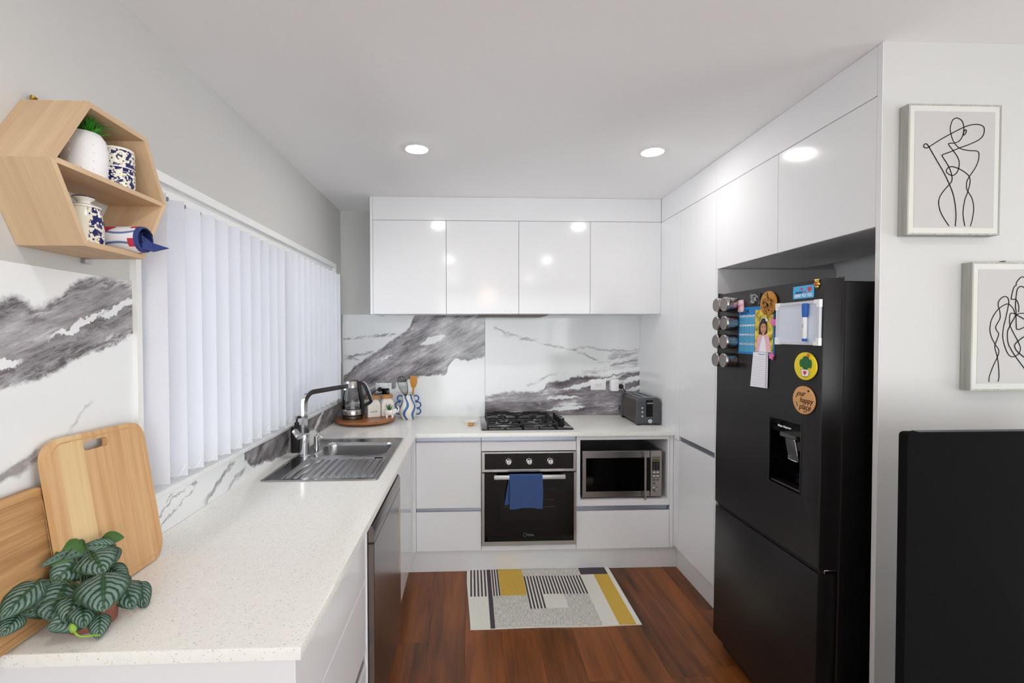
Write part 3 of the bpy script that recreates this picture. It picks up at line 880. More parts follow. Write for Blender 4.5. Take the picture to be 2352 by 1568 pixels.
pbox('end_panel', M['white'], c5, 0.008, XF + 0.002, -2.597, -2.575, 0.0, 0.873, 0.0012)
pbox('side_panel', M['white'], c5, XF - 0.05, XF + 0.003, -1.951, -1.938, 0.0, 0.872, 0.001)
b = B(); box(b, 0.53, 0.55, -2.574, -0.56, 0.0, 0.145, 0.001)
tag(obj('kickboard', b, M['white']), 'white kickboard under the sink and dishwasher run', 'kickboard')

# dishwasher
dw = thing('dishwasher', 'built-in dark steel dishwasher under the worktop', 'dishwasher', (0.33, -1.63, 0.1))
DY0, DY1, DX = -1.931, -1.330, 0.628
pbox('tub', M['black'], dw, 0.05, 0.594, DY0 + 0.003, DY1 - 0.003, 0.15, 0.866)
M['dishwasher'] = steel('dishwasher_steel', (132, 125, 123), 0.2, 2)
b = B(); box(b, 0.600, DX, DY0, DY1, 0.115, 0.797, 0.002); obj('door', b, M['dishwasher'], dw)
b = B(); prism(b, [(0.598, 0.803), (DX, 0.803), (DX, 0.842), (DX - 0.006, 0.858), (0.61, 0.861), (0.598, 0.855)], lambda u, v, w_: (u, w_, v), DY0, DY1); obj('control_panel', b, M['dishwasher'], dw)
pbox('handle_groove', M['black'], dw, 0.600, DX - 0.007, DY0 + 0.001, DY1 - 0.001, 0.797, 0.803)
b = B(); box(b, DX, DX + 0.0004, -1.375, -1.345, 0.42, 0.72)
st = obj('energy_sticker', b, plain('sticker', (206, 190, 150), 0.6, var=0.5, scale=22), dw); st['label'] = 'colourful upright energy sticker on the door'

# ================================================================== OVEN
ov = thing('built_in_oven', 'built-in oven of black glass in a steel frame', 'oven', (1.329, -0.33, 0.185))
b = B()
gridslab(b, [1.0313, 1.048, 1.610, 1.6263], [0.652, 0.668, 0.768, 0.7781], lambda u, v: not (1.048 < u < 1.610 and 0.668 < v < 0.768), YB - 0.010, YB + 0.02, XZ)
obj('panel_frame', b, M['steel'], ov)
pbox('control_glass', M['black_glass'], ov, 1.0475, 1.6105, YB - 0.0085, YB + 0.018, 0.6675, 0.7685)
b = B()
gridslab(b, [1.0313, 1.046, 1.612, 1.6263], [0.187, 0.213, 0.646], lambda u, v: not (1.046 < u < 1.612 and v > 0.213), YB - 0.016, YB + 0.01, XZ)
obj('door_frame', b, M['steel'], ov)
pbox('door_glass', M['black_glass'], ov, 1.0455, 1.6125, YB - 0.0145, YB + 0.008, 0.2125, 0.6465)
M['ovenwin'] = plain('oven_window', (20, 15, 12), 0.06, Specular_IOR_Level=0.28)
pbox('window', M['ovenwin'], ov, 1.149, 1.506, YB - 0.0150, YB - 0.0135, 0.345, 0.55)
b = B()
for zz in (0.43, 0.475): tube(b, [(1.17, YB - 0.0153, zz), (1.49, YB - 0.0153, zz)], 0.0008, 4)
o = obj('oven_rack', b, plain('rack_metal', (92, 84, 78), 0.4, 0.6), ov); o['kind'] = 'stuff'
pbox('oven_body', M['darksteel'], ov, 1.042, 1.615, YB + 0.021, -0.06, 0.19, 0.775)
for kx in (1.199, 1.328, 1.461):
    b = B(); lathe(b, [(0.019, 0), (0.019, 0.004), (0.0165, 0.006), (0.0155, 0.026), (0.013, 0.028), (0, 0.028)], (kx, YB - 0.0085, 0.718), (0, -1, 0), 24)
    kn = obj('knob', b, M['chrome'], ov)
    b = B(); box(b, kx - 0.0028, kx + 0.0028, YB - 0.0405, YB - 0.030, 0.704, 0.734, 0.001); obj('knob_grip', b, M['steel'], kn)
    b = B()
    for q in range(7):
        a = -0.6 + q * (PI + 1.2) / 6
        prism(b, circ(kx + 0.030 * math.cos(a), 0.718 + 0.030 * math.sin(a), 0.0016, n=6), XZ, YB - 0.0089, YB - 0.0084)
    o = obj('dial_marks', b, M['grey'], ov); o['kind'] = 'stuff'
b = B(); box(b, 1.105, 1.55, YB - 0.062, YB - 0.045, 0.618, 0.643, 0.003, 2); obj('handle', b, M['bright_alu'], ov)
b = B(); box(b, 1.107, 1.125, YB - 0.05, YB - 0.014, 0.622, 0.638, 0.002); box(b, 1.53, 1.548, YB - 0.05, YB - 0.014, 0.622, 0.638, 0.002); obj('handle_mounts', b, M['steel'], ov)
text('Midea', 0.021, M['grey'], ov, face_front(ov, 1.334, YB - 0.0149, 0.252))
b = B(); stroke(b, [(1.302 + 0.011 * math.cos(a), 0.253 + 0.011 * math.sin(a)) for a in [0.6 + k * 0.5 for k in range(10)]], 0.0018, lambda u, v, w_: (u, YB - 0.0149, v)); obj('logo_ring', b, M['grey'], ov)

# blue towel over the handle
b = B()
tw = []
nU, nV = 16, 30
def towel_pt(s, q, layer):
    x = 1.199 + 0.205 * s
    L1, L2 = 0.205, 0.19
    t_ = q * (L1 + L2 + 0.045)
    yo, yi, zt_ = YB - 0.0665, YB - 0.0405, 0.6445
    if t_ < L1:
        y, z = yo, zt_ - L1 + t_
    elif t_ < L1 + 0.045:
        a = (t_ - L1) / 0.045 * PI
        y = (yo + yi) / 2 - (yi - yo) / 2 * math.cos(a) ; z = zt_ + 0.006 * math.sin(a)
    else:
        y, z = yi, zt_ - (t_ - L1 - 0.045)
        x -= 0.028 * (t_ - L1 - 0.045) / L2
    if t_ < L1:
        d = (L1 - t_) / L1
        y += -0.006 * d * (math.sin(s * 7 + 1) * 0.5 + 0.5) - 0.002 * math.sin(s * 19 + d * 4) * d
        z += -0.004 * math.sin(s * 5 + 2) * d
        x += 0.004 * math.sin(d * 3)
    return Vector((x, y, z))
for off in (0, 1):
    tw.append([[b.verts.new(towel_pt(i / nU, j / nV, off) + Vector((0, 0.0, 0))) for j in range(nV + 1)] for i in range(nU + 1)])
    break
T0 = tw[0]
for i in range(nU):
    for j in range(nV):
        b.faces.new((T0[i][j], T0[i + 1][j], T0[i + 1][j + 1], T0[i][j + 1]))
bmesh.ops.recalc_face_normals(b, faces=b.faces)
bmesh.ops.solidify(b, geom=b.faces[:], thickness=0.0025)
t = NT('blue_towel')
ww = t.noise(t.mapping(t.obj(), (900, 900, 900)), 1.0, 2)
t.set(t.mix(ww, lin((44, 66, 112)), lin((68, 96, 148))), 0.95)
t.bump(ww, 0.3, 0.0008)
M['towel'] = t.m
tag(obj('tea_towel', b, M['towel'], recalc=True), 'folded plain blue tea towel hanging over the oven handle', 'towel')

# ================================================================== MICROWAVE
mw = thing('microwave', 'steel microwave with black glass door inside the open niche', 'microwave', (1.93, -0.4, 0.4655))
MY = -0.585
pbox('casing', M['darksteel'], mw, 1.678, 2.186, MY + 0.022, -0.17, 0.474, 0.766, 0.003)
pbox('door_panel', M['steel'], mw, 1.673, 2.112, MY, MY + 0.02, 0.472, 0.769, 0.003)
pbox('door_glass', M['black_glass'], mw, 1.697, 2.111, MY - 0.001, MY + 0.002, 0.510, 0.725)
pbox('control_panel', M['steel'], mw, 2.1145, 2.190, MY, MY + 0.02, 0.472, 0.769, 0.003)
b = B(); lathe(b, [(0.0075, 0), (0.0075, 0.295)], (2.073, MY - 0.022, 0.461), seg=14); obj('door_handle', b, M['steel'], mw)
b = B(); box(b, 2.068, 2.078, MY - 0.02, MY - 0.001, 0.735, 0.748); box(b, 2.068, 2.078, MY - 0.02, MY - 0.001, 0.478, 0.49); obj('handle_mounts', b, M['steel'], mw)
M['mwpanel'] = plain('grey_keypad', (106, 100, 96), 0.4)
pbox('keypad', M['mwpanel'], mw, 2.124, 2.178, MY - 0.001, MY + 0.001, 0.592, 0.731)
kp = pbox('display', M['black_glass'], mw, 2.127, 2.172, MY - 0.0016, MY, 0.645, 0.697)
b = B()
for q in range(5):
    for cx in (2.134, 2.153): box(b, cx, cx + 0.010, MY - 0.0020, MY - 0.0014, 0.651 + q * 0.0085, 0.6535 + q * 0.0085)
o = obj('printed_lines', b, M['grey'], mw); o['kind'] = 'stuff'
b = B(); box(b, 2.128, 2.166, MY - 0.0016, MY - 0.0008, 0.701, 0.713); obj('clock_window', b, M['display'], mw)
for cx, cz in ((2.130, 0.627), (2.153, 0.627), (2.130, 0.602), (2.153, 0.602)):
    pbox('button', M['outlet'], mw, cx, cx + 0.017, MY - 0.002, MY, cz, cz + 0.006)
for cx, cz in ((2.128, 0.575), (2.153, 0.575), (2.128, 0.553)):
    b = B(); prism(b, circ(cx + 0.010, cz + 0.005, 0.0095, 0.005, 12), XZ, MY - 0.0015, MY); obj('button', b, M['grey_plastic'], mw)
b = B(); lathe(b, [(0.0195, 0), (0.0185, 0.014), (0.016, 0.018), (0, 0.018)], (2.155, MY, 0.518), (0, -1, 0), 24); obj('dial', b, M['steel'], mw)
for x in (1.70, 2.15):
    for y in (-0.54, -0.22):
        b = B(); cyl(b, (x, y, 0.4622), 0.012, 0.012, seg=10); obj('foot', b, M['rubber'], mw)

# ================================================================== UPPER CABINETS
UX0, UD, UZ0, UZ1 = 0.2971, -0.3887, 1.6542, 2.2757
dwid = (XR - UX0 - 0.018) / 4
labs = ('white wall cabinet door at the left end, above the kettle', 'white wall cabinet second from left, left of the middle seam',
        'white wall cabinet third from left, right of the middle seam', 'white wall cabinet at the right end beside the tall cupboards')
for k in range(4):
    x0 = UX0 + 0.018 + dwid * k; x1 = x0 + dwid
    t = thing('wall_cabinet', labs[k], 'cabinet', ((x0 + x1) / 2, -0.19, UZ0), 'white wall cabinets')
    pbox('carcass', M['white_in'], t, x0 + 0.001, x1 - 0.001, UD + DT + 0.001, -0.001, UZ0 + 0.006, UZ1)
    pbox('cabinet_door', M['white'], t, x0 + 0.0012, x1 - 0.0012, UD, UD + DT, UZ0, UZ1 - 0.001, 0.001)
    if k == 0: pbox('end_panel', M['white'], t, UX0, x0 - 0.0005, UD, -0.001, UZ0 - 0.002, H - 0.001, 0.001)
b = B(); box(b, UX0 + 0.0185, XR - 0.001, UD, UD + 0.05, UZ1 + 0.0015, H - 0.001, 0.001)
tag(obj('filler_panel', b, M['white']), 'long white filler panel between wall cabinets and ceiling', 'panel')
rh = thing('rangehood', 'slim slide-out rangehood under the wall cabinets over the hob', 'rangehood', (1.25, -0.2, 1.63))
pbox('hood_body', M['grey_plastic'], rh, 1.02, 1.48, UD + 0.03, -0.05, 1.642, 1.6535)
pbox('front_lip', M['darksteel'], rh, 1.012, 1.49, UD + 0.004, UD + 0.03, 1.645, 1.6535, 0.002)

# ================================================================== TALL CUPBOARDS
Y1, Y2, Y3 = -1.1025, -1.5988, -2.0800
pn = thing('pantry_cupboard', 'tall white pantry cupboard between corner and fridge', 'cupboard', (2.55, -0.55, 0.0))
pbox('upper_door', M['white'], pn, XR, XR + DT, Y1 + 0.0012, -0.681, 0.882, 2.272, 0.0012)
pbox('lower_door', M['white'], pn, XR, XR + DT, Y1 + 0.0012, -0.681, 0.163, 0.852, 0.0012)
pbox('corner_filler', M['white'], pn, XR, XR + DT, -0.679, -0.001, CT - 0.05, 2.272, 0.001)
pbox('lower_filler', M['white'], pn, XR, XR + DT, -0.679, YB + 0.001, 0.163, 0.848, 0.001)
b = B(); box(b, XR + 0.010, XR + 0.030, Y1 + 0.002, -0.681, 0.8525, 0.8815); obj('finger_rail', b, M['alu'], pn)
pbox('carcass', M['white_in'], pn, XR + DT + 0.014, 2.899, Y1 + 0.002, -0.002, 0.15, 2.272)
pbox('top_filler', M['white'], pn, XR, XR + DT, Y1 + 0.001, UD - 0.001, 2.2745, H - 0.001, 0.001)
b = B(); box(b, XR + 0.04, XR + 0.058, Y1, -0.53, 0.0, 0.149, 0.001)
tag(obj('kickboard', b, M['white']), 'white kickboard under the tall pantry cupboard', 'kickboard')
fc = thing('fridge_cupboard', 'white two-door cupboard over the fridge recess', 'cupboard', (2.55, -1.6, 1.857))
pbox('cabinet_door', M['white'], fc, XR, XR + DT, Y2 + 0.001, Y1 - 0.001, 1.8576, 2.272, 0.0012)
pbox('cabinet_door', M['white'], fc, XR, XR + DT, Y3 + 0.001, Y2 - 0.001, 1.8576, 2.272, 0.0012)
pbox('carcass', M['white_in'], fc, XR + DT + 0.001, 2.72, Y3 + 0.001, Y1 - 0.001, 1.86, 2.272)
pbox('top_filler', M['white'], fc, XR, XR + DT, Y3 + 0.001, Y1, 2.2745, H - 0.001, 0.001)
pbox('end_panel', M['white'], fc, XR - 0.001, 2.899, YP + 0.0125, Y3, 0.0, H - 0.001, 0.0008)
pbox('end_edge', M['white'], fc, XR - 0.001, XR + 0.0015, YP, YP + 0.0125, 0.0, H - 0.001)
pbox('inner_panel', M['white_in'], fc, XR + 0.001, 2.899, Y1 - 0.017, Y1 - 0.0005, 0.0, 1.857)

# ================================================================== FRIDGE (leans back a touch)
tilt = math.radians(0.7)
FX = 2.14 - 1.7 * math.tan(tilt)
FYC = -1.687
fr = thing('fridge', 'tall black two-door fridge freezer with water dispenser', 'fridge', (FX, FYC, 0.012), None, (0, tilt, 0))
def L(y): return y - FYC
Z = lambda z: z - 0.012
FW = 0.331
pbox('fridge_body', M['fridge_side'], fr, 0.074, 0.70, -FW + 0.003, FW - 0.003, Z(0.05), Z(1.694), 0.004, True)
DP = [L(-1.925), L(-1.7485), Z(0.940), Z(1.193)]     # dispenser opening
b = B()
gridslab(b, [-FW, DP[0], DP[1], FW], [Z(0.722), DP[2], DP[3], Z(1.703)], lambda u, v: not (DP[0] < u < DP[1] and DP[2] < v < DP[3]), 0.0, 0.064, YZ)
b.normal_update()
es = [e for e in b.edges if len(e.link_faces) == 2 and abs(e.link_faces[0].normal.dot(e.link_faces[1].normal)) < 0.5 and (abs(abs(e.verts[0].co.y) - FW) < 1e-5 and abs(abs(e.verts[1].co.y) - FW) < 1e-5 or abs(e.verts[0].co.z - Z(1.703)) < 1e-5 and abs(e.verts[1].co.z - Z(1.703)) < 1e-5)]
bmesh.ops.bevel(b, geom=es, offset=0.005, segments=2, affect='EDGES', profile=0.5)
fd = obj('fridge_door', b, M['fridge'], fr, True)
pbox('freezer_door', M['fridge'], fr, 0.0, 0.064, -FW, FW, Z(0.085), Z(0.704), 0.005, True, 2)
pbox('door_gap', M['rubber'], fr, 0.012, 0.062, -FW + 0.006, FW - 0.006, Z(0.704), Z(0.722), 0, True)
pbox('door_seal', M['rubber'], fr, 0.064, 0.074, -FW + 0.012, FW - 0.012, Z(0.09), Z(1.69), 0, True)
pbox('toe_grille', M['black'], fr, 0.04, 0.10, -FW + 0.02, FW - 0.02, Z(0.03), Z(0.08), 0, True)
b = B(); box(b, 0.02, 0.068, -FW - 0.004, -FW + 0.012, Z(0.706), Z(0.719), 0.002); obj('hinge', b, M['chrome'], fr, True)
for yy in (-0.28, 0.28):
    for xx in (0.11, 0.64):
        b = B(); cyl(b, (xx, yy, Z(0.012)), 0.02, 0.04, seg=12); obj('foot', b, M['rubber'], fr, True)
# dispenser
dk = M['black_glass']
b = B()
box(b, 0.055, 0.060, DP[0], DP[1], DP[2], DP[3])
box(b, 0.004, 0.058, DP[0], DP[0] + 0.004, DP[2], DP[3]); box(b, 0.004, 0.058, DP[1] - 0.004, DP[1], DP[2], DP[3])
box(b, 0.004, 0.058, DP[0], DP[1], DP[2], DP[2] + 0.006)
obj('dispenser_recess', b, dk, fr, True)
pbox('dispenser_panel', dk, fr, -0.0005, 0.055, DP[0] + 0.001, DP[1] - 0.001, Z(1.146), DP[3] - 0.001, 0.001, True)
b = B(); tube(b, [(-0.0012, u, v) for u, v in rrect(DP[0], DP[1], DP[2], DP[3], 0.01, 4)] + [(-0.0012, DP[1], DP[3] - 0.01)], 0.0016, 6)
obj('dispenser_rim', b, M['black'], fr, True)
b = B(); box(b, 0.002, 0.035, L(-1.890), L(-1.805), Z(1.128), Z(1.147), 0.003); obj('dispenser_spout', b, M['grey_plastic'], fr, True)
pad = rrect(L(-1.880), L(-1.823), -0.085, 0.0, 0.012, 4)
b = B(); prism(b, pad, lambda u, v, w_: (0.010 + w_ - v * 0.2, u, Z(1.130) + v), 0.0, 0.004, 0.001); obj('dispenser_paddle', b, M['grey_plastic'], fr, True)
b = B(); tube(b, [(0.009 - v * 0.2, u, Z(1.130) + v) for u, v in pad[4:21]], 0.0022, 6); obj('paddle_edge', b, M['chrome'], fr, True)
b = B(); box(b, 0.005, 0.05, DP[0] + 0.006, DP[1] - 0.006, DP[2] + 0.006, DP[2] + 0.012, 0.001); obj('drip_tray', b, M['darksteel'], fr, True)
FR_face = lambda y, z, off: Matrix.Translation((-off, L(y), Z(z))) @ Matrix(((0, 0, -1, 0), (-1, 0, 0, 0), (0, 1, 0, 0), (0, 0, 0, 1)))
text('Water Dispenser', 0.0105, M['paper'], fr, FR_face(-1.836, 1.168, 0.0008), 'lettering', bold=0.0003)
# fridge local -> world for the things stuck on the front
MF = Matrix.Translation((FX, FYC, 0.012)) @ Matrix.Rotation(tilt, 4, 'Y')
def magnet(name, label, cat, y, z, off=0.0008, group=None, roll=0.0):
    """root on the fridge face; local axes: x to the viewer's right (-y), y up, z out of the door"""
    o = thing(name, label, cat, (0, 0, 0), group)
    o.matrix_world = MF @ FR_face(y, z, off) @ Matrix.Rotation(roll, 4, 'Z')
    return o
def flat(name, mat, par, outline, w0, w1, bev=0.0, label=None):
    b = B(); prism(b, outline, XY, w0, w1, bev)
    o = obj(name, b, mat, par, True)
    if label: o['label'] = label
    return o
def loop(name, mat, par, pts, wdt, z=0.0, sub=6):
    b = B()
    for q in (pts if isinstance(pts[0][0], (tuple, list)) else [pts]): stroke(b, q, wdt, lambda u, v, w_: (u, v, z), sub=sub)
    return obj(name, b, mat, par, True, recalc=False)
TX = lambda x, y, z: Matrix.Translation((x, y, z))

# spice jars
rows = ('top', 'second', 'third', 'bottom')
jar0 = None
for r_ in range(4):
    z = 1.648 - r_ * 0.0832
    for c_, y in enumerate((-1.428 + 0.0, -1.4945)):
        lab = f'{rows[r_]} row, {"left, far" if c_ == 0 else "right, nearer"} steel magnetic spice tin on the fridge edge'
        if jar0 is None:
            j = magnet('spice_tin', lab, 'spice tin', y, z, 0.0006, 'steel magnetic spice tins')
            b = B(); lathe(b, [(0.0, 0.0), (0.029, 0.0), (0.0305, 0.002), (0.0305, 0.034), (0.0295, 0.035)], seg=28); obj('tin_body', b, M['steel'], j, True)
            b = B(); lathe(b, [(0.0312, 0.035), (0.032, 0.037), (0.032, 0.050), (0.030, 0.053), (0.0265, 0.053), (0.0265, 0.0515)], seg=28, cap=False); obj('lid_ring', b, M['steel'], j, True)
            b = B(); lathe(b, [(0.0, 0.0518), (0.027, 0.0518), (0.027, 0.0505), (0, 0.0505)], seg=28, cap=False); obj('lid_window', b, plain('frosted_window', (118, 114, 112), 0.12), j, True)
            jar0 = j
        else:
            j = copy_tree(jar0); j['label'] = lab
            j.matrix_world = MF @ FR_face(y, z, 0.0006)
# calendar with the photo of a child
ca = magnet('wall_calendar', 'blue 2024 wall calendar with a portrait photo on the fridge', 'calendar', -1.645, 1.53, 0.0006)
M['calblue'] = plain('calendar_blue', (20, 124, 196), 0.5, var=0.02)
flat('calendar_sheet', M['calblue'], ca, [(-0.1205, -0.099), (0.124, -0.099), (0.121, 0.097), (-0.119, 0.100)], 0, 0.0006)
text('2024', 0.030, M['ink'], ca, TX(-0.078, 0.080, 0.0008), 'year_lettering')
M['calcell'] = plain('calendar_cell', (92, 176, 214), 0.6, var=0.03)
mon = ('JANUARY', 'FEBRUARY', 'MARCH', 'APRIL', 'MAY', 'JUNE', 'JULY', 'AUGUST', 'SEPTEMBER', 'OCTOBER', 'NOVEMBER', 'DECEMBER')
for q in range(12):
    cx = -0.0955 + (q % 3) * 0.0365; cz = 0.042 - (q // 3) * 0.0393
    mc = flat('month_block', M['calcell'], ca, [(cx - 0.0165, cz - 0.014), (cx + 0.0165, cz - 0.014), (cx + 0.0165, cz + 0.016), (cx - 0.0165, cz + 0.016)], 0.0006, 0.0009)
    flat('month_heading', M['paper'], mc, [(cx - 0.0165, cz + 0.0165), (cx + 0.0165, cz + 0.0165), (cx + 0.0165, cz + 0.0235), (cx - 0.0165, cz + 0.0235)], 0.0006, 0.0010)
    text(mon[q], 0.0062, M['ink'], mc, TX(cx, cz + 0.02, 0.0012), 'month_name', depth=0.0001)
    b = B()
    for rr in range(5): box(b, cx - 0.0145, cx + 0.0145, cz - 0.0115 + rr * 0.0052, cz - 0.0105 + rr * 0.0052, 0.0009, 0.0011)
    o = obj('date_lines', b, plain('date_ink', (38, 92, 132), 0.6) if q == 0 else bpy.data.materials['date_ink'], mc, True); o['kind'] = 'stuff'
# portrait: flat print on a card
t = NT('photo_backdrop')
t.set(t.ramp(t.noise(t.obj(), 34, 3, 0.5), [(0.32, lin((58, 76, 24))), (0.46, lin((190, 168, 42))), (0.6, lin((236, 212, 70))), (0.75, lin((250, 240, 160)))]), 0.35)
ph = flat('portrait_photo', t.m, ca, [(0.000, -0.087), (0.116, -0.087), (0.114, 0.086), (-0.001, 0.084)], 0.0010, 0.0014)
ph['label'] = 'portrait photo of a smiling child in a pink cardigan'
M['hair'] = plain('dark_hair', (40, 28, 24), 0.5); M['skin'] = plain('skin_print', (206, 148, 112), 0.5, var=0.06); M['cardigan'] = plain('pink_cardigan', (232, 182, 196), 0.6, var=0.06)
S = lambda pts: [(0.001 + u * 0.114, -0.087 + v * 0.171) for u, v in pts]
flat('cardigan', M['cardigan'], ph, S([(0.04, 0), (0.10, 0.22), (0.16, 0.36), (0.36, 0.43), (0.58, 0.43), (0.76, 0.37), (0.84, 0.24), (0.90, 0.02), (0.66, 0.0)]), 0.0014, 0.0016)
flat('white_dress', M['paper'], ph, S([(0.24, 0), (0.30, 0.18), (0.44, 0.40), (0.50, 0.40), (0.60, 0.22), (0.66, 0)]), 0.0016, 0.0018)
flat('hair', M['hair'], ph, S([(0.20, 0.42), (0.22, 0.60), (0.27, 0.74), (0.37, 0.80), (0.52, 0.81), (0.64, 0.75), (0.69, 0.62), (0.70, 0.45), (0.60, 0.41), (0.42, 0.40)]), 0.0016, 0.0019)
flat('neck', M['skin'], ph, S([(0.41, 0.38), (0.54, 0.38), (0.54, 0.48), (0.41, 0.48)]), 0.0019, 0.0021)
flat('face', M['skin'], ph, S(circ(0.475, 0.565, 0.155, 0.135, 20)), 0.0019, 0.0022)
flat('fringe', M['hair'], ph, S([(0.30, 0.60), (0.33, 0.72), (0.45, 0.745), (0.60, 0.71), (0.64, 0.60), (0.56, 0.665), (0.42, 0.67)]), 0.0022, 0.0024)
loop('eyes', M['ink'], ph, [S([(0.38, 0.585), (0.42, 0.595), (0.45, 0.585)]), S([(0.52, 0.585), (0.555, 0.595), (0.59, 0.585)])], 0.0022, 0.0025)
loop('nose', plain('nose_print', (168, 108, 80), 0.5), ph, S([(0.485, 0.57), (0.50, 0.53), (0.475, 0.525)]), 0.0011, 0.0025)
loop('mouth', plain('mouth_print', (150, 56, 56), 0.5), ph, S([(0.40, 0.495), (0.47, 0.475), (0.55, 0.495)]), 0.0022, 0.0025)
loop('headband', M['paper'], ph, S([(0.27, 0.70), (0.38, 0.79), (0.54, 0.80), (0.66, 0.72)]), 0.0028, 0.0023)
flat('hair_bow', M['paper'], ph, S([(0.60, 0.80), (0.66, 0.765), (0.73, 0.77), (0.70, 0.70), (0.65, 0.73), (0.60, 0.72)]), 0.0024, 0.0028)
# shopping list pad
pd = magnet('notepad', 'white lined shopping list pad under the calendar', 'notepad', -1.684, 1.372, 0.0008)
M['padedge'] = plain('pad_border', (196, 190, 208), 0.7)
flat('pad_sheets', M['paper'], pd, [(-0.058, -0.074), (0.052, -0.071), (0.052, 0.070), (-0.041, 0.069)], 0.0028, 0.0058)
flat('pad_border', M['padedge'], pd, [(0.040, -0.0715), (0.0505, -0.0712), (0.0505, 0.0695), (0.041, 0.0695)], 0.0058, 0.0060)
b = B()
for q in range(14):
    zz = 0.05 - q * 0.0088; xl = -0.041 - 0.017 * (0.069 - zz) / 0.143 + 0.004
    box(b, xl, 0.038, zz, zz + 0.0007, 0.0058, 0.0060)
o = obj('ruled_lines', b, M['grey'], pd, True); o['kind'] = 'stuff'
text('Shopping list', 0.0085, M['blue_ink'], pd, TX(0.016, 0.062, 0.0061), 'heading', depth=0.0001)
# small magnets
om = magnet('round_magnet', 'round orange-brown wooden souvenir magnet above the portrait photo', 'magnet', -1.735, 1.6365, 0.003)
flat('disc', M['orange_wood'], om, circ(0, 0, 0.0495, 0.0475, 32), 0.0, 0.006, 0.001)
sq = []
random.seed(3)
for q in range(46):
    a = random.uniform(0, 2 * PI); rr = random.uniform(0.004, 0.040); cx, cy = rr * math.cos(a), rr * math.sin(a)
    sq.append([(cx + random.uniform(-0.008, 0.008), cy + random.uniform(-0.009, 0.009)) for _ in range(4)])
loop('burnt_drawing', M['ink'], om, sq, 0.0013, 0.0064, 4)
cm = magnet('clear_magnet', 'small clear plastic magnet left of the orange round magnet', 'magnet', -1.640, 1.663, 0.0008)
flat('plastic_block', M['clear'], cm, [(-0.036, -0.022), (0.030, -0.026), (0.034, 0.020), (-0.030, 0.023)], 0.0, 0.006, 0.001)
loop('foil_lines', M['chrome'], cm, [[(-0.01, -0.018), (0.02, 0.01)], [(-0.02, 0.012), (0.01, 0.014), (0.028, 0.0)], [(-0.022, -0.01), (0.0, -0.02)], [(0.0, 0.004), (0.02, -0.014)]], 0.0018, 0.0064)
pk = magnet('pink_tag_magnet', 'small pale pink rectangular magnet at the top left of calendar', 'magnet', -1.543, 1.637, 0.0014)
t = NT('pink_swirl'); t.set(t.ramp(t.noise(t.obj(), 60, 3), [(0.35, lin((214, 120, 190))), (0.5, lin((240, 190, 200))), (0.68, lin((240, 222, 214)))]), 0.35)
flat('plate', t.m, pk, rrect(-0.019, 0.019, -0.026, 0.026, 0.004), 0.0, 0.005, 0.001)
ht = magnet('pink_letter_magnet', 'pink heart-shaped plastic magnet at the right edge of the calendar', 'magnet', -1.768, 1.559, 0.0016)
M['pink'] = plain('pink_plastic', (226, 116, 178), 0.35, var=0.04)
flat('letter', M['pink'], ht, [(0.0, 0.012), (-0.003, 0.022), (-0.007, 0.014), (-0.017, 0.008), (-0.020, -0.002), (-0.012, -0.008), (-0.004, -0.006), (0.004, -0.013), (0.014, -0.011), (0.019, -0.002), (0.018, 0.008), (0.009, 0.013)], 0.0, 0.006, 0.001)
sm = magnet('pink_star_magnet', 'pink star-shaped plastic magnet at the bottom corner of calendar', 'magnet', -1.758, 1.429, 0.0016)
flat('star', M['pink'], sm, [((0.016 if q % 2 == 0 else 0.0085) * math.sin(q * PI / 5 + 0.2), (0.016 if q % 2 == 0 else 0.0085) * math.cos(q * PI / 5 + 0.2)) for q in range(10)], 0.0, 0.006, 0.001)
# whiteboard and marker
wb = magnet('whiteboard', 'small magnetic whiteboard in a white plastic frame on the fridge', 'whiteboard', -1.898, 1.5535, 0.0008)
flat('board', plain('whiteboard_face', (214, 222, 236), 0.25, var=0.01), wb, [(-0.106, -0.071), (0.106, -0.071), (0.106, 0.071), (-0.106, 0.071)], 0.001, 0.005)
b = B(); gridslab(b, [-0.112, -0.102, 0.102, 0.112], [-0.0765, -0.0665, 0.0665, 0.0765], lambda u, v: not (abs(u) < 0.102 and abs(v) < 0.0665), 0.0, 0.009, XY)
obj('board_frame', b, plain('frame_plastic', (206, 210, 218), 0.4), wb, True)
for sx_ in (-1, 1):
    for sy_ in (-1, 1):
        b = B(); prism(b, [(sx_ * 0.1135, sy_ * 0.078), (sx_ * 0.088, sy_ * 0.078), (sx_ * 0.088, sy_ * 0.064), (sx_ * 0.100, sy_ * 0.064), (sx_ * 0.100, sy_ * 0.052), (sx_ * 0.1135, sy_ * 0.052)], XY, -0.0004, 0.0105); obj('corner_cap', b, M['outlet'], wb, True)
mk = magnet('marker_pen', 'blue capped white marker pen clipped on the whiteboard', 'marker', -1.950, 1.555, 0.015, None, 0.0)
b = B(); lathe(b, [(0.0062, -0.060), (0.0072, -0.058), (0.0072, 0.018)], axis=(0, 1, 0), seg=16); obj('barrel', b, M['outlet'], mk, True)
b = B(); lathe(b, [(0.0078, 0.018), (0.009, 0.022), (0.0105, 0.05), (0.0105, 0.062), (0.008, 0.066), (0, 0.066)], axis=(0, 1, 0), seg=16); obj('cap', b, M['blue_ink'], mk, True)
b = B(); lathe(b, [(0.0070, -0.066), (0.0076, -0.060), (0.0076, -0.056)], axis=(0, 1, 0), seg=16); obj('end_plug', b, M['blue_ink'], mk, True)
text('Fine', 0.008, M['ink'], mk, TX(0.0, -0.012, 0.0074) @ Matrix.Rotation(-PI / 2, 4, 'Z'), 'lettering', depth=0.0001)
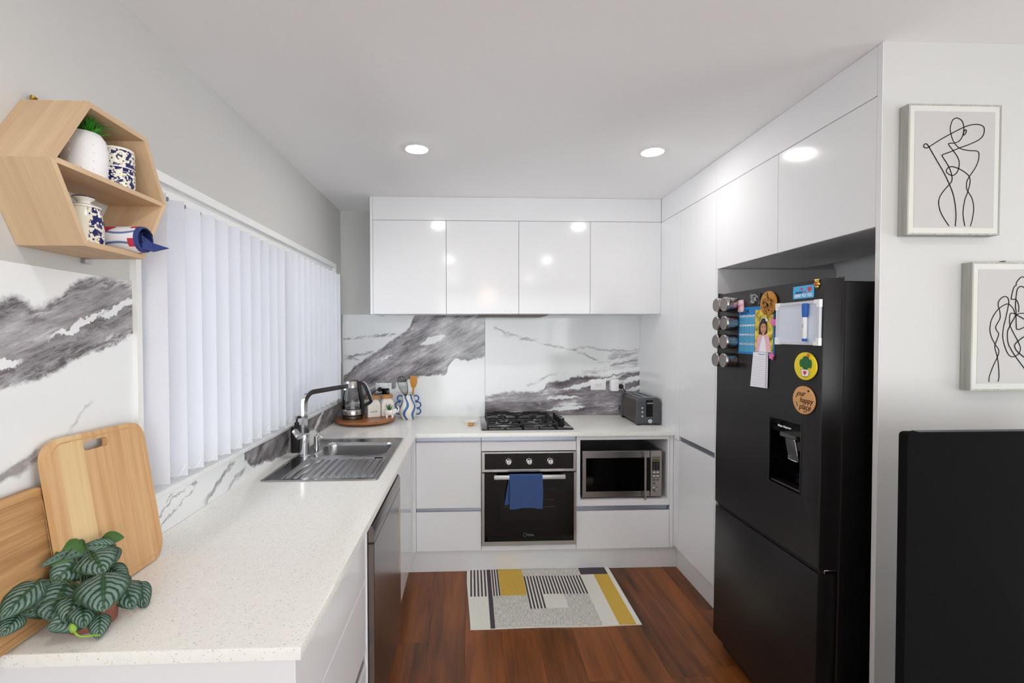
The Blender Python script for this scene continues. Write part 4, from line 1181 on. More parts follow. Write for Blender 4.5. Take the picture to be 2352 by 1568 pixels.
# phone number card
cd = magnet('phone_card_magnet', 'blue card magnet with a phone number and red heart', 'magnet', -1.921, 1.6635, 0.0008)
flat('card', plain('sky_blue_card', (70, 176, 232), 0.4, var=0.01), cd, rrect(-0.052, 0.052, -0.0225, 0.0225, 0.003), 0, 0.0012)
text('0800 933 922', 0.0158, M['paper'], cd, TX(0.0, -0.0125, 0.0014), 'phone_number', bold=0.0004)
text('plunket', 0.0115, plain('card_navy', (24, 48, 130), 0.5), cd, TX(-0.022, 0.0005, 0.0014), 'brand_lettering', shear=0.3, bold=0.0002)
M['red'] = plain('red_print', (212, 52, 56), 0.5)
text('line', 0.0115, M['red'], cd, TX(0.006, 0.0005, 0.0014), 'brand_lettering', shear=0.3)
flat('bird_mark', M['red'], cd, [(-0.022, 0.013), (-0.012, 0.012), (-0.010, 0.019), (-0.004, 0.012), (0.004, 0.010), (-0.004, 0.009), (-0.006, 0.006), (-0.012, 0.009)], 0.0012, 0.0014)
heart = [(0.016 * math.sin(a) ** 3 * 0.62, (13 * math.cos(a) - 5 * math.cos(2 * a) - 2 * math.cos(3 * a) - math.cos(4 * a)) / 17 * 0.013) for a in [2 * PI * q / 24 for q in range(24)]]
flat('heart_mark', M['red'], cd, [(0.030 + u, 0.0075 + v) for u, v in heart], 0.0012, 0.0015)
# gold trinket
gm = magnet('gold_magnet', 'tiny gold and red figure magnet at the top right door corner', 'magnet', -1.988, 1.685, 0.001)
b = B()
for cx, cy, rr in ((0, 0.009, 0.008), (-0.005, 0.0, 0.007), (0.006, -0.001, 0.007), (0, -0.009, 0.007), (-0.004, 0.014, 0.004), (0.006, 0.013, 0.004)):
    lathe(b, [(0, 0.0), (rr, 0.0005), (rr * 0.9, 0.005), (rr * 0.5, 0.008), (0, 0.009)], (cx, cy, 0.0), seg=10)
obj('figure', b, plain('gold_metal', (206, 176, 92), 0.25, 0.9, var=0.1), gm, True)
flat('red_patch', M['red'], gm, circ(0.001, -0.002, 0.003, 0.006, 10), 0.008, 0.010)
# cactus magnet
cc = magnet('cactus_magnet', 'round yellow magnet with a painted green cactus in a pot', 'magnet', -1.946, 1.4025, 0.003)
flat('disc', plain('yellow_paint', (236, 214, 20), 0.4, var=0.02), cc, circ(0, 0, 0.0545, 0.0485, 36), 0, 0.005, 0.001)
M['cactus'] = plain('cactus_green', (40, 112, 62), 0.5, var=0.15, scale=120)
flat('cactus_body', M['cactus'], cc, circ(0.004, 0.012, 0.020, 0.024, 18), 0.005, 0.0062)
flat('cactus_arm', M['cactus'], cc, circ(-0.018, 0.010, 0.0085, 0.0145, 12), 0.005, 0.0060)
flat('cactus_arm', M['cactus'], cc, circ(0.026, 0.009, 0.008, 0.016, 12), 0.005, 0.0060)
loop('cactus_ribs', M['ink'], cc, [[(0.004 + k * 0.0065, -0.008), (0.004 + k * 0.0085, 0.014), (0.004 + k * 0.0055, 0.034)] for k in (-2, -1, 0, 1, 2)], 0.0008, 0.0066)
flat('pot', M['paper'], cc, [(-0.016, -0.012), (0.022, -0.012), (0.019, -0.034), (-0.010, -0.036), (-0.014, -0.030)], 0.0062, 0.0072)
loop('pot_outline', M['ink'], cc, [(-0.016, -0.012), (0.022, -0.012), (0.019, -0.034), (0.002, -0.0365), (-0.011, -0.034), (-0.016, -0.012)], 0.0012, 0.0076, 3)
flat('heart', M['red'], cc, [(0.003 + u * 0.8, -0.023 + v * 0.75) for u, v in heart], 0.0072, 0.0078)
flat('flower', plain('flower_orange', (222, 84, 40), 0.5), cc, [(0.016 + (0.008 if q % 2 == 0 else 0.004) * math.sin(q * PI / 5), 0.038 + (0.008 if q % 2 == 0 else 0.004) * math.cos(q * PI / 5)) for q in range(10)], 0.0062, 0.0072)
# cork coaster
ck = magnet('cork_magnet', 'round cork magnet lettered our happy place, below the cactus', 'magnet', -1.942, 1.283, 0.003)
flat('disc', M['corkboard'], ck, circ(0, 0, 0.0545, 0.0490, 36), 0, 0.005, 0.001)
text('our', 0.028, M['ink'], ck, TX(-0.012, 0.022, 0.0054), 'lettering', shear=0.25)
text('happy', 0.027, M['ink'], ck, TX(0.014, -0.001, 0.0054), 'lettering', shear=0.25)
text('place', 0.028, M['ink'], ck, TX(0.008, -0.024, 0.0054), 'lettering', shear=0.25)
lv = []
for (x, y, s) in ((-0.034, 0.016, 1), (-0.038, 0.008, 1), (-0.036, -0.014, 1), (-0.033, -0.022, 1), (0.018, -0.038, -1), (0.027, -0.034, -1), (0.010, -0.041, -1)):
    lv.append([(x, y), (x + 0.004 * s, y + 0.003), (x + 0.007 * s, y + 0.001)]); lv.append([(x + 0.002 * s, y + 0.001), (x + 0.003 * s, y - 0.004)])
loop('leaf_sprigs', M['ink'], ck, lv, 0.002, 0.0055)
flat('tiny_heart', M['ink'], ck, [(0.024 + u * 0.4, 0.034 + v * 0.4) for u, v in heart], 0.005, 0.0055)
bpy.context.view_layer.update()

# ================================================================== FRAMED DRAWINGS
def picture(label, x0, z1, lines, nail):
    yf, yb, wd, ht_ = -2.132, YP, 0.2995, 0.4025
    x1, z0 = x0 + wd, z1 - ht_
    t = thing('framed_drawing', label, 'picture', ((x0 + x1) / 2, yb, z0), 'framed line drawings')
    b = B()
    gridslab(b, [x0, x0 + 0.005, x1 - 0.005, x1], [z0, z0 + 0.005, z1 - 0.005, z1], lambda u, v: not (x0 + 0.005 < u < x1 - 0.005 and z0 + 0.005 < v < z1 - 0.005), yf, yb - 0.0005, XZ)
    obj('frame', b, M['frame'], t)
    pbox('mount', plain('mount_card', (206, 205, 200), 0.7, var=0.01), t, x0 + 0.0045, x1 - 0.0045, yf + 0.001, yf + 0.006, z0 + 0.0045, z1 - 0.0045)
    mx, mz = wd * 0.068, ht_ * 0.055
    pbox('print', plain('print_grey', (184, 182, 180), 0.7, var=0.015), t, x0 + mx, x1 - mx, yf + 0.0004, yf + 0.0012, z0 + mz, z1 - mz)
    b = B()
    for k_, ln in enumerate(lines):
        stroke(b, [(x0 + u * wd, z1 - v * ht_) for u, v in ln if u < 0.955], 0.0028, lambda u, v, w_: (u, yf - 0.0001 - 0.00015 * k_, v), sub=7)
    obj('ink_drawing', b, M['ink'], t, recalc=False)
    if nail:
        b = B(); cyl(b, (nail, yf + 0.02, z1 + 0.004), 0.004, 0.02, (0, 1, 0), 8); obj('nail_head', b, plain('copper_nail', (128, 82, 52), 0.4, 0.6), t)
def n1(p):
    x, y = p
    v = (y - 245) / 1225.0; xl = 450 - 20 * v; xr = 1332 - 40 * v
    return ((x - xl) / (xr - xl), v)
A1 = [[(900, 372), (860, 395), (838, 470), (848, 540), (875, 605), (925, 655), (1000, 675), (1085, 680), (1107, 705), (1100, 770), (1070, 840), (1015, 920), (990, 970), (988, 1030), (1000, 1060), (1035, 1120), (1052, 1200), (1045, 1290), (1020, 1388)],
      [(900, 372), (945, 395), (965, 450), (960, 520), (930, 580), (880, 607), (830, 612), (822, 625), (860, 675), (905, 740), (920, 800), (905, 870), (870, 908), (835, 908), (803, 885), (800, 860), (825, 833), (870, 832), (930, 855), (985, 890), (1015, 925), (1020, 975), (1000, 1060), (970, 1140), (952, 1250), (958, 1330), (968, 1388)],
      [(640, 645), (740, 580), (850, 518), (960, 462), (1040, 435), (1110, 432), (1155, 455), (1158, 500), (1140, 545), (1090, 585), (1000, 625), (920, 655), (840, 690), (765, 718), (762, 735), (800, 795), (830, 850), (850, 920), (848, 965), (825, 997), (770, 1060), (733, 1120), (725, 1180), (740, 1250), (775, 1320), (820, 1388)],
      [(640, 645), (615, 658), (588, 650), (590, 628), (612, 620), (635, 648), (700, 760), (770, 880), (825, 995), (860, 1090), (880, 1200), (885, 1300), (877, 1390)],
      [(960, 535), (975, 525), (988, 500), (985, 483), (970, 490), (962, 515), (960, 535)]]
picture('upper framed line drawing of a standing figure on the right wall', 2.3125, 2.225, [[n1(p) for p in l] for l in A1], None)
def n2(p):
    x, y = p
    v = (y - 110) / 1335.0; xl = 258 - 38 * v
    return ((x - xl) / 1010.0, v)
A2 = [[(427, 1355), (432, 1300), (470, 1200), (520, 1100), (540, 1040), (530, 1005), (500, 965), (460, 890), (442, 810), (460, 710), (520, 615), (590, 560), (650, 545), (700, 590), (730, 650), (793, 640), (900, 660), (960, 740), (985, 860), (960, 1000), (930, 1100), (960, 1230), (970, 1355)],
      [(525, 1353), (538, 1310), (535, 1200), (520, 1090), (500, 1020), (497, 970), (525, 900), (538, 850), (515, 815), (508, 775), (555, 690), (550, 610), (535, 560), (545, 510), (590, 470), (630, 470), (650, 500), (650, 550), (620, 680), (590, 800), (585, 900), (610, 1000), (650, 1075), (700, 1093), (760, 1060), (778, 1000), (750, 930), (700, 840), (665, 765), (660, 690), (675, 640), (730, 650)],
      [(880, 300), (800, 262), (740, 320), (735, 350), (708, 375), (680, 480), (690, 495), (735, 500), (762, 560), (760, 630)],
      [(900, 420), (800, 362), (760, 375), (740, 420), (725, 560), (730, 650), (665, 765), (635, 840), (640, 940), (670, 1010), (730, 1100), (800, 1190), (880, 1290), (900, 1355)],
      [(730, 650), (733, 780), (745, 808), (800, 795), (900, 740)], [(730, 655), (800, 690), (920, 760)],
      [(880, 850), (800, 895), (750, 930), (712, 975), (735, 1030), (800, 1085), (900, 1150)]]
picture('lower framed line drawing of an embracing couple, cut by the photo edge', 2.5262, 1.7385, [[n2(p) for p in l] for l in A2], 2.655)

# black freestanding panel in front of the right wall
bp = thing('black_screen', 'tall matte black panel standing before the right wall', 'screen', (2.416, -2.44, 0.0))
M['blackfab'] = plain('black_fabric', (9, 9, 9), 0.95, var=0.3, scale=400, Specular_IOR_Level=0.15)
b = B(); prism(b, rrect(2.0162, 2.816, 0.03, 1.2748, 0.010, 4), XZ, -2.45, -2.425, 0.002); obj('panel', b, M['blackfab'], bp)
b = B(); box(b, 2.046, 2.796, -2.447, -2.428, 1.2748, 1.2768, 0.0006); obj('top_strip', b, M['black'], bp)
for x in (2.116, 2.716):
    b = B(); box(b, x - 0.02, x + 0.02, -2.54, -2.34, 0.0, 0.03, 0.003); obj('foot', b, M['black'], bp)

# ================================================================== GAS HOB
hb = thing('gas_hob', 'black glass four-burner gas hob with iron trivets', 'hob', (1.329, -0.29, CT))
b = B(); prism(b, rrect(1.030, 1.628, -0.545, -0.042, 0.012, 4), XY, CT + 0.0005, CT + 0.0065, 0.0015); obj('glass_plate', b, M['black_glass'], hb)
for tx0, tx1 in ((1.072, 1.298), (1.304, 1.524)):
    b = B(); ya, yb_ = -0.508, -0.075; zz = CT + 0.032
    sec = dict(rect=(0.0042, 0.005))
    for p, q in (((tx0, ya), (tx1, ya)), ((tx0, yb_), (tx1, yb_)), ((tx0, ya), (tx0, yb_)), ((tx1, ya), (tx1, yb_)), ((tx0, (ya + yb_) / 2), (tx1, (ya + yb_) / 2))):
        tube(b, [(p[0], p[1], zz), (q[0], q[1], zz)], 0.006, up=(0, 0, 1), **sec)
    xm = (tx0 + tx1) / 2
    for yc in (-0.40, -0.18):
        for dx, dy in ((0, 1), (0, -1), (1, 0), (-1, 0)):
            L0 = 0.108 if dx else 0.104
            tube(b, [(xm + dx * L0, yc + dy * L0, zz), (xm + dx * 0.075, yc + dy * 0.075, zz + 0.006), (xm + dx * 0.028, yc + dy * 0.028, zz + 0.008)], 0.005, up=(0, 0, 1), rect=(0.0045, 0.006))
    for px_, py_ in ((tx0, ya), (tx1, ya), (tx0, yb_), (tx1, yb_)):
        box(b, px_ - 0.006, px_ + 0.006, py_ - 0.006, py_ + 0.006, CT + 0.0065, zz)
    obj('trivet', b, M['black_matte'], hb)
    b = B(); tube(b, [(tx0 + 0.05, yb_, zz), (tx0 + 0.05, yb_ + 0.0, zz + 0.004), (tx1 - 0.05, yb_, zz + 0.004)], 0.004, rect=(0.004, 0.008)); obj('trivet_rail', b, M['black_matte'], hb)
for bx_, by_, r_ in ((1.185, -0.38, 0.058), (1.185, -0.185, 0.040), (1.410, -0.185, 0.036), (1.414, -0.39, 0.027)):
    b = B(); lathe(b, [(r_ * 1.05, CT + 0.0062), (r_ * 1.05, CT + 0.010), (r_ * 0.92, CT + 0.012), (r_ * 0.92, CT + 0.021), (r_ * 0.6, CT + 0.023), (0, CT + 0.023)], (bx_, by_, 0), seg=28); bn = obj('burner', b, M['bright_alu'], hb)
    b = B(); lathe(b, [(r_ * 0.78, CT + 0.0225), (r_ * 0.80, CT + 0.027), (r_ * 0.7, CT + 0.030), (0, CT + 0.030)], (bx_, by_, 0), seg=28); obj('burner_cap', b, M['black_matte'], bn)
    if r_ > 0.05:
        b = B(); tube(b, [(bx_ + 0.03 * math.cos(a), by_ + 0.03 * math.sin(a), CT + 0.033) for a in [k * PI / 12 for k in range(25)]], 0.003, 6); obj('inner_ring', b, M['chrome'], bn)
for ky in (-0.163, -0.238, -0.313, -0.392):
    b = B(); lathe(b, [(0.021, CT + 0.0065), (0.021, CT + 0.010), (0.0175, CT + 0.012), (0.019, CT + 0.048), (0.017, CT + 0.0505), (0.0, CT + 0.0505)], (1.577, ky, 0), seg=22); kn = obj('knob', b, M['black'], hb)
    b = B(); lathe(b, [(0.0172, CT + 0.0502), (0.0165, CT + 0.0516), (0, CT + 0.0516)], (1.577, ky, 0), seg=22); obj('knob_cap', b, M['steel'], kn)

# dish and cork by the hob
dsh = thing('small_dish', 'small white dish on the worktop left of the hob', 'dish', (0.955, -0.315, CT))
b = B(); lathe(b, [(0.0, 0.001), (0.026, 0.0005), (0.03, 0.004), (0.048, 0.020), (0.0495, 0.0215), (0.046, 0.0205), (0.028, 0.007), (0, 0.005)], (0.955, -0.315, CT), cap=False); obj('dish_bowl', b, M['ceramic'], dsh)
b = B(); lathe(b, [(0.010, 0), (0.011, 0.002), (0.0105, 0.034), (0.0095, 0.036), (0, 0.036)], (0.945, -0.386, CT + 0.0112), (1, 0.05, 0), 16)
tag(obj('wine_cork', b, M['cork']), 'cork stopper lying in front of the small white dish', 'cork')

# ================================================================== TOASTER
ts = thing('toaster', 'grey and steel long-slot toaster in the right worktop corner', 'toaster', (2.165, -0.255, CT))
def tsec(x0, x1, z0, z1, r):      # rounded-top section in x-z
    out = [(x0, z0)]
    out += [(x1, z0)]
    out += [(x1 - 0.004 - (r - r * math.cos(a)) , z1 - r + r * math.sin(a)) for a in [k * PI / 10 for k in range(6)]]
    out += [(x0 + 0.004 + (r - r * math.sin(a)), z1 - r + r * math.cos(a)) for a in [k * PI / 10 for k in range(6)]]
    return out
b = B(); prism(b, tsec(2.086, 2.244, CT + 0.018, 1.082, 0.022), lambda u, v, w_: (u, w_, v), -0.398, -0.100); obj('steel_body', b, M['darksteel'], ts)
b = B(); prism(b, tsec(2.0835, 2.2465, CT + 0.010, 1.086, 0.024), lambda u, v, w_: (u, w_, v), -0.422, -0.396, 0.003); obj('front_cap', b, M['grey_plastic'], ts)
b = B(); prism(b, tsec(2.0835, 2.2465, CT + 0.010, 1.086, 0.024), lambda u, v, w_: (u, w_, v), -0.102, -0.080, 0.003); obj('rear_cap', b, M['grey_plastic'], ts)
b = B(); gridslab(b, [2.108, 2.122, 2.154, 2.176, 2.208, 2.222], [-0.394, -0.378, -0.125, -0.106], lambda u, v: not ((2.122 < u < 2.154 or 2.176 < u < 2.208) and -0.378 < v < -0.125), 1.0825, 1.0855, XY); obj('top_plate', b, M['alu'], ts)
for x in (2.122, 2.176): pbox('bread_slot', M['black'], ts, x, x + 0.032, -0.378, -0.125, 1.0822, 1.0832)
pbox('lever_track', M['black_glass'], ts, 2.146, 2.192, -0.4228, -0.4212, 0.958, 1.072)
pbox('lever', M['steel'], ts, 2.148, 2.190, -0.437, -0.4226, 1.046, 1.055, 0.003)
for z in (1.018, 0.990, 0.962):
    b = B(); lathe(b, [(0.0065, 0), (0.006, 0.004), (0, 0.0045)], (2.119, -0.422, z), (0, -1, 0), 14); obj('button', b, M['chrome'], ts)
b = B(); lathe(b, [(0.0165, 0), (0.0155, 0.012), (0.013, 0.015), (0, 0.015)], (2.171, -0.422, 0.931), (0, -1, 0), 22); obj('browning_dial', b, M['chrome'], ts)
b = B()
for (x, z) in ((2.203, 1.045), (2.203, 0.98), (2.149, 0.944), (2.160, 0.953), (2.182, 0.953)): box(b, x - 0.002, x + 0.002, -0.4226, -0.4218, z - 0.003, z + 0.003)
o = obj('printed_marks', b, M['grey'], ts); o['kind'] = 'stuff'
for x in (2.10, 2.232):
    for y in (-0.415, -0.11):
        b = B(); box(b, x - 0.014, x + 0.012, y - 0.005, y + 0.02, CT + 0.0003, CT + 0.012, 0.002); obj('foot', b, M['black'], ts)

# ================================================================== SOCKETS AND PLUGS
def socket(label, x0, z0, switches, w_=0.1165, h_=0.0745):
    t = thing('power_socket', label, 'socket', (x0 + w_ / 2, -0.0065, z0), 'white wall sockets')
    b = B(); prism(b, rrect(x0, x0 + w_, z0, z0 + h_, 0.003, 3), XZ, -0.0145, -0.0065, 0.0015); obj('plate', b, M['outlet'], t)
    for sx_, sz in switches:
        b = B(); prism(b, circ(x0 + sx_, z0 + sz, 0.0075, 0.0085, 18), XZ, -0.0162, -0.0143, 0.0006); sw = obj('switch', b, M['trim'], t)
        b = B(); tube(b, [(x0 + sx_ + 0.0092 * math.cos(a), -0.0146, z0 + sz + 0.0102 * math.sin(a)) for a in [k * PI / 8 for k in range(17)]], 0.0007, 4); obj('switch_ring', b, M['grey'], sw)
    return t
socket('white double socket behind the kettle with two black plugs', 0.2535, 1.081, ((0.017, 0.058), (0.099, 0.058)))
socket('white switch plate behind the whisk and wooden spatula', 0.405, 1.0855, ((0.045, 0.037), (0.072, 0.037)))
socket('white switch plate with two round buttons above the worktop', 1.8745, 1.093, ((0.047, 0.037), (0.072, 0.037)))
socket('white double socket above the toaster with a white adapter plugged in', 2.0205, 1.092, ((0.1, 0.059),))
pg = thing('black_plug', 'round black plug and cord at the kettle socket', 'plug', (0.288, -0.016, 1.10))
b = B(); lathe(b, [(0.015, 0.0), (0.0165, 0.006), (0.0165, 0.026), (0.012, 0.032), (0, 0.032)], (0.288, -0.0165, 1.110), (0, -1, 0), 18); obj('plug_body', b, M['black'], pg)
b = B(); tube(b, smooth_path([(0.284, -0.042, 1.109), (0.27, -0.046, 1.106), (0.235, -0.05, 1.085), (0.205, -0.06, 1.04), (0.19, -0.08, 0.98), (0.18, -0.11, 0.945)], 4), 0.0032, 7); obj('cord', b, M['black'], pg)
ad = thing('black_adapter', 'square black charger block beside the round plug', 'adapter', (0.332, -0.0165, 1.075))
b = B(); prism(b, rrect(0.306, 0.358, 1.069, 1.118, 0.006, 4), XZ, -0.05, -0.0165, 0.003); obj('block', b, M['black_glass'], ad)
wa = thing('white_adapter', 'white plug-in adapter block on the socket above toaster', 'adapter', (2.047, -0.0165, 1.09))
b = B(); prism(b, rrect(2.021, 2.078, 1.088, 1.178, 0.006, 4), XZ, -0.055, -0.0165, 0.003); obj('block', b, M['outlet'], wa)
pg2 = thing('black_plug', 'round black plug with cord leading down to the toaster', 'plug', (2.10, -0.0165, 1.12))
b = B(); lathe(b, [(0.017, 0.0), (0.019, 0.006), (0.019, 0.026), (0.014, 0.032), (0, 0.032)], (2.100, -0.0165, 1.121), (0, -1, 0), 18); obj('plug_body', b, M['black'], pg2)
b = B(); tube(b, smooth_path([(2.105, -0.042, 1.118), (2.118, -0.048, 1.100), (2.13, -0.055, 1.082), (2.135, -0.062, 1.04), (2.14, -0.066, 0.98), (2.15, -0.072, 0.93)], 4), 0.0042, 7); obj('cord', b, M['black'], pg2)
b = B(); prism(b, [(2.091, 0.934), (2.075, 0.951), (2.091, 0.972), (2.107, 0.955)], XZ, -0.010, -0.0065, 0.001)
tag(obj('wall_hook_plate', b, M['alu']), 'small diamond-turned metal hook plate left of the toaster', 'hook')

# ================================================================== TRAY GROUP
TCX, TCY = 0.222, -0.216
ty = thing('turntable_tray', 'round wooden turntable tray in the corner under kettle', 'tray', (TCX, TCY, CT))
b = B(); lathe(b, [(0.198, 0.014), (0.204, 0.018), (0.2045, 0.030), (0.200, 0.0345), (0.192, 0.0330), (0, 0.0330)], (TCX, TCY, CT), seg=56); obj('top_disc', b, M['traywood'], ty)
b = B(); lathe(b, [(0.115, 0.0004), (0.115, 0.012), (0.10, 0.015)], (TCX, TCY, CT), seg=32); obj('swivel_base', b, M['black'], ty)
for a in (-2.02, -1.52):
    b = B(); tube(b, [(TCX + 0.2052 * math.cos(a), TCY + 0.2052 * math.sin(a), CT + zz) for zz in (0.0175, 0.0325)], 0.0012, 5); obj('stave_joint', b, M['orange_wood'], ty)
TZ = CT + 0.0332
# kettle
KX, KY = 0.137, -0.238
kt = thing('glass_kettle', 'glass and steel electric kettle with black handle on the tray', 'kettle', (KX, KY, TZ))
def kl(name, prof, mat, cap=True, seg=36):
    b = B(); lathe(b, prof, (KX, KY, TZ), seg=seg, cap=cap); return obj(name, b, mat, kt)
kl('power_base', [(0.068, 0.0003), (0.071, 0.004), (0.071, 0.018), (0.068, 0.022)], M['traywood'] if False else M['darksteel'])
kl('base_ring', [(0.069, 0.022), (0.072, 0.025), (0.072, 0.029)], M['black'])
kl('steel_band', [(0.0735, 0.029), (0.0750, 0.031), (0.0755, 0.066), (0.0745, 0.0675)], M['steel'])
kl('glass_jug', [(0.0750, 0.068), (0.0755, 0.082), (0.0725, 0.115), (0.064, 0.165), (0.0525, 0.218)], M['kettle_glass'], False)
kl('inner_plate', [(0.0, 0.0685), (0.070, 0.0685), (0.072, 0.072)], M['steel'], False)
kl('water', [(0.0, 0.092), (0.0705, 0.092), (0.0715, 0.090), (0.0715, 0.0735), (0.0, 0.0735)], M['kettle_glass'], False)
kl('steel_collar', [(0.0528, 0.216), (0.0515, 0.225), (0.0475, 0.256), (0.0455, 0.260), (0.040, 0.262)], M['steel'])
kl('lid', [(0.0415, 0.261), (0.040, 0.266), (0.020, 0.268), (0, 0.268)], M['darksteel'])
hp = [(KX + 0.040, 1.184), (KX + 0.066, 1.182), (KX + 0.086, 1.172), (KX + 0.100, 1.150), (KX + 0.118, 1.105), (KX + 0.134, 1.062), (KX + 0.128, 1.048), (KX + 0.104, 1.033), (KX + 0.074, 1.020)]
hp3 = [Vector((x, KY - 0.012 - (x - KX) * 0.12, z)) for x, z in hp]
b = B(); tube(b, smooth_path(hp3, 4), 0.009, up=(0, 1, 0), rect=(0.011, 0.0075)); obj('handle', b, M['black'], kt)
b = B(); tube(b, smooth_path([p + Vector((0.0075, -0.002, 0.003)) for p in hp3[1:7]], 4), 0.004, up=(0, 1, 0), rect=(0.009, 0.0025)); obj('handle_trim', b, M['chrome'], kt)
b = B(); tube(b, [(KX + 0.050, KY - 0.016, 1.186), (KX + 0.058, KY - 0.018, 1.13), (KX + 0.071, KY - 0.02, 1.06), (KX + 0.0765, KY - 0.02, 1.0), (KX + 0.074, KY - 0.018, 0.962)], 0.01, up=(0, 1, 0), rect=(0.012, 0.008)); obj('handle_spine', b, M['black'], kt)
b = B(); prism(b, [(-0.046, 1.182), (-0.060, 1.192), (-0.044, 1.150)], lambda u, v, w_: (KX + u, KY + w_, v), -0.012, 0.012); obj('spout', b, M['steel'], kt)

# canisters
def canister(label, cx, cy, rot, word):
    t = thing('ceramic_canister', label, 'canister', (cx, cy, TZ), 'white ceramic canisters with cork lids', (0, 0, rot))
    b = B()
    rings = []
    for z, sx_, sy_ in ((0.0003, 0.044, 0.036), (0.003, 0.0465, 0.0385), (0.08, 0.0465, 0.0385), (0.098, 0.044, 0.037), (0.112, 0.0405, 0.034), (0.122, 0.034, 0.031), (0.127, 0.031, 0.030)):
        rr = 0.008 if z < 0.09 else 0.008 + (z - 0.09) / 0.037 * 0.020
        rings.append([b.verts.new((x, y, z)) for x, y in rrect(-sx_, sx_, -sy_, sy_, min(rr, sy_ - 0.001), 6)])
    n = len(rings[0])
    for p_, q_ in zip(rings, rings[1:]):
        for k in range(n): b.faces.new((p_[k], p_[(k + 1) % n], q_[(k + 1) % n], q_[k]))
    b.faces.new(rings[0]); b.faces.new(rings[-1])
    obj('jar_body', b, M['ceramic'], t, True)
    b = B(); lathe(b, [(0.030, 0.1272), (0.043, 0.1285), (0.044, 0.131), (0.044, 0.146), (0.0425, 0.149), (0, 0.150)], seg=30); obj('cork_lid', b, M['cork'], t, True)
    if word:
        text(word, 0.0155, M['ink'], t, Matrix.Translation((-0.004, -0.0388, 0.040)) @ Matrix.Rotation(PI / 2, 4, 'X'), 'lettering')
    return t
canister('white canister lettered SUGAR with cork lid, next to the kettle', 0.266, -0.180, math.radians(27), 'SUGAR')
canister('white cork-lidded canister behind the elephant planter', 0.355, -0.133, math.radians(27), None)
# elephant planter
ep = thing('elephant_planter', 'tiny white elephant planter with a spiky green succulent on the tray', 'planter', (0.398, -0.222, TZ), None, (0, 0, math.radians(12)))
b = B()
lathe(b, [(0, 0.016), (0.018, 0.017), (0.027, 0.026), (0.029, 0.038), (0.026, 0.050), (0.022, 0.054), (0.020, 0.050), (0, 0.048)], (-0.006, 0, 0), seg=20, cap=False)
bmesh.ops.scale(b, verts=b.verts, vec=(1.15, 0.85, 1.0))
obj('elephant_body', b, M['ceramic'], ep, True)
for x in (-0.026, 0.012):
    for y in (-0.013, 0.013):
        b = B(); lathe(b, [(0.0085, 0.0003), (0.0085, 0.012), (0.0105, 0.024), (0, 0.028)], (x, y, 0), seg=12); obj('leg', b, M['ceramic'], ep, True)
b = B(); lathe(b, [(0, -0.019), (0.012, -0.015), (0.018, 0), (0.012, 0.014), (0, 0.018)], (0.030, 0, 0.046), seg=14); obj('head', b, M['ceramic'], ep, True)
b = B(); tube(b, smooth_path([(0.044, -0.002, 0.040), (0.054, -0.002, 0.046), (0.056, -0.002, 0.062), (0.048, -0.002, 0.078)], 4), [0.007 - 0.0002 * k for k in range(13)], 9); obj('trunk', b, M['ceramic'], ep, True)
b = B(); prism(b, circ(0.022, 0.042, 0.014, 0.017, 20), lambda u, v, w_: (u, w_, v), -0.024, -0.019, 0.001); er = obj('ear', b, M['ceramic'], ep, True)
loop('ear_ring', plain('lilac_paint', (196, 160, 206), 0.4), ep, [(0.022 + 0.009 * math.cos(a), 0.042 + 0.011 * math.sin(a)) for a in [k * PI / 8 for k in range(17)]], 0.002, 0.0245)
o = [c for c in ep.children if c.name.startswith('ear_ring')][0]
for v in o.data.vertices: v.co = (v.co.x, -v.co.z, v.co.y)
b = B()
random.seed(5)
for q in range(15):
    a = q * 2.4; l = random.uniform(0.035, 0.055); tl = random.uniform(0.1, 0.62)
    d = Vector((math.cos(a) * math.sin(tl), math.sin(a) * math.sin(tl), math.cos(tl)))
    p0 = Vector((-0.008, 0, 0.046))
    tube(b, [p0, p0 + d * l * 0.4, p0 + d * l * 0.75, p0 + d * l], [0.0025, 0.0038, 0.0025, 0.0003], 6)
obj('succulent', b, M['succulent'], ep, True)['kind'] = 'stuff'

# ================================================================== VASE AND UTENSILS
VX, VY = 0.506, -0.108
vs = thing('utensil_vase', 'cream vase with wavy blue stripes and scalloped blue handles', 'vase', (VX, VY, CT))
t = NT('striped_ceramic')
P_ = t.xyz(t.obj())
an = t.math('ARCTAN2', P_[0], t.math('MULTIPLY', P_[1], -1.0))
wv = t.math('MULTIPLY', t.math('SINE', t.math('ADD', t.math('MULTIPLY', P_[2], 48.0), -0.6)), 0.23)
ph_ = t.math('ADD', an, wv)
st_ = t.math('COSINE', t.math('ADD', t.math('MULTIPLY', ph_, 6.0), 0.9))
mk_ = t.step(st_, 0.42, 0.58)
t.set(t.mix(mk_, lin((232, 226, 212)), t.mix(t.noise(t.obj(), 40, 3), lin((48, 92, 158)), lin((84, 134, 192)))), 0.15)
b = B(); lathe(b, [(0.0, 0.0006), (0.044, 0.0006), (0.047, 0.004), (0.057, 0.03), (0.0645, 0.062), (0.0615, 0.09), (0.050, 0.118), (0.0425, 0.130), (0.0410, 0.140), (0.0425, 0.176), (0.0405, 0.177), (0.0385, 0.174), (0.037, 0.14), (0.0, 0.13)], (VX, VY, CT), seg=40, cap=False); obj('vase_body', b, t.m, vs)
M['handle_blue'] = plain('glazed_blue', (44, 88, 156), 0.15, var=0.1, scale=60)
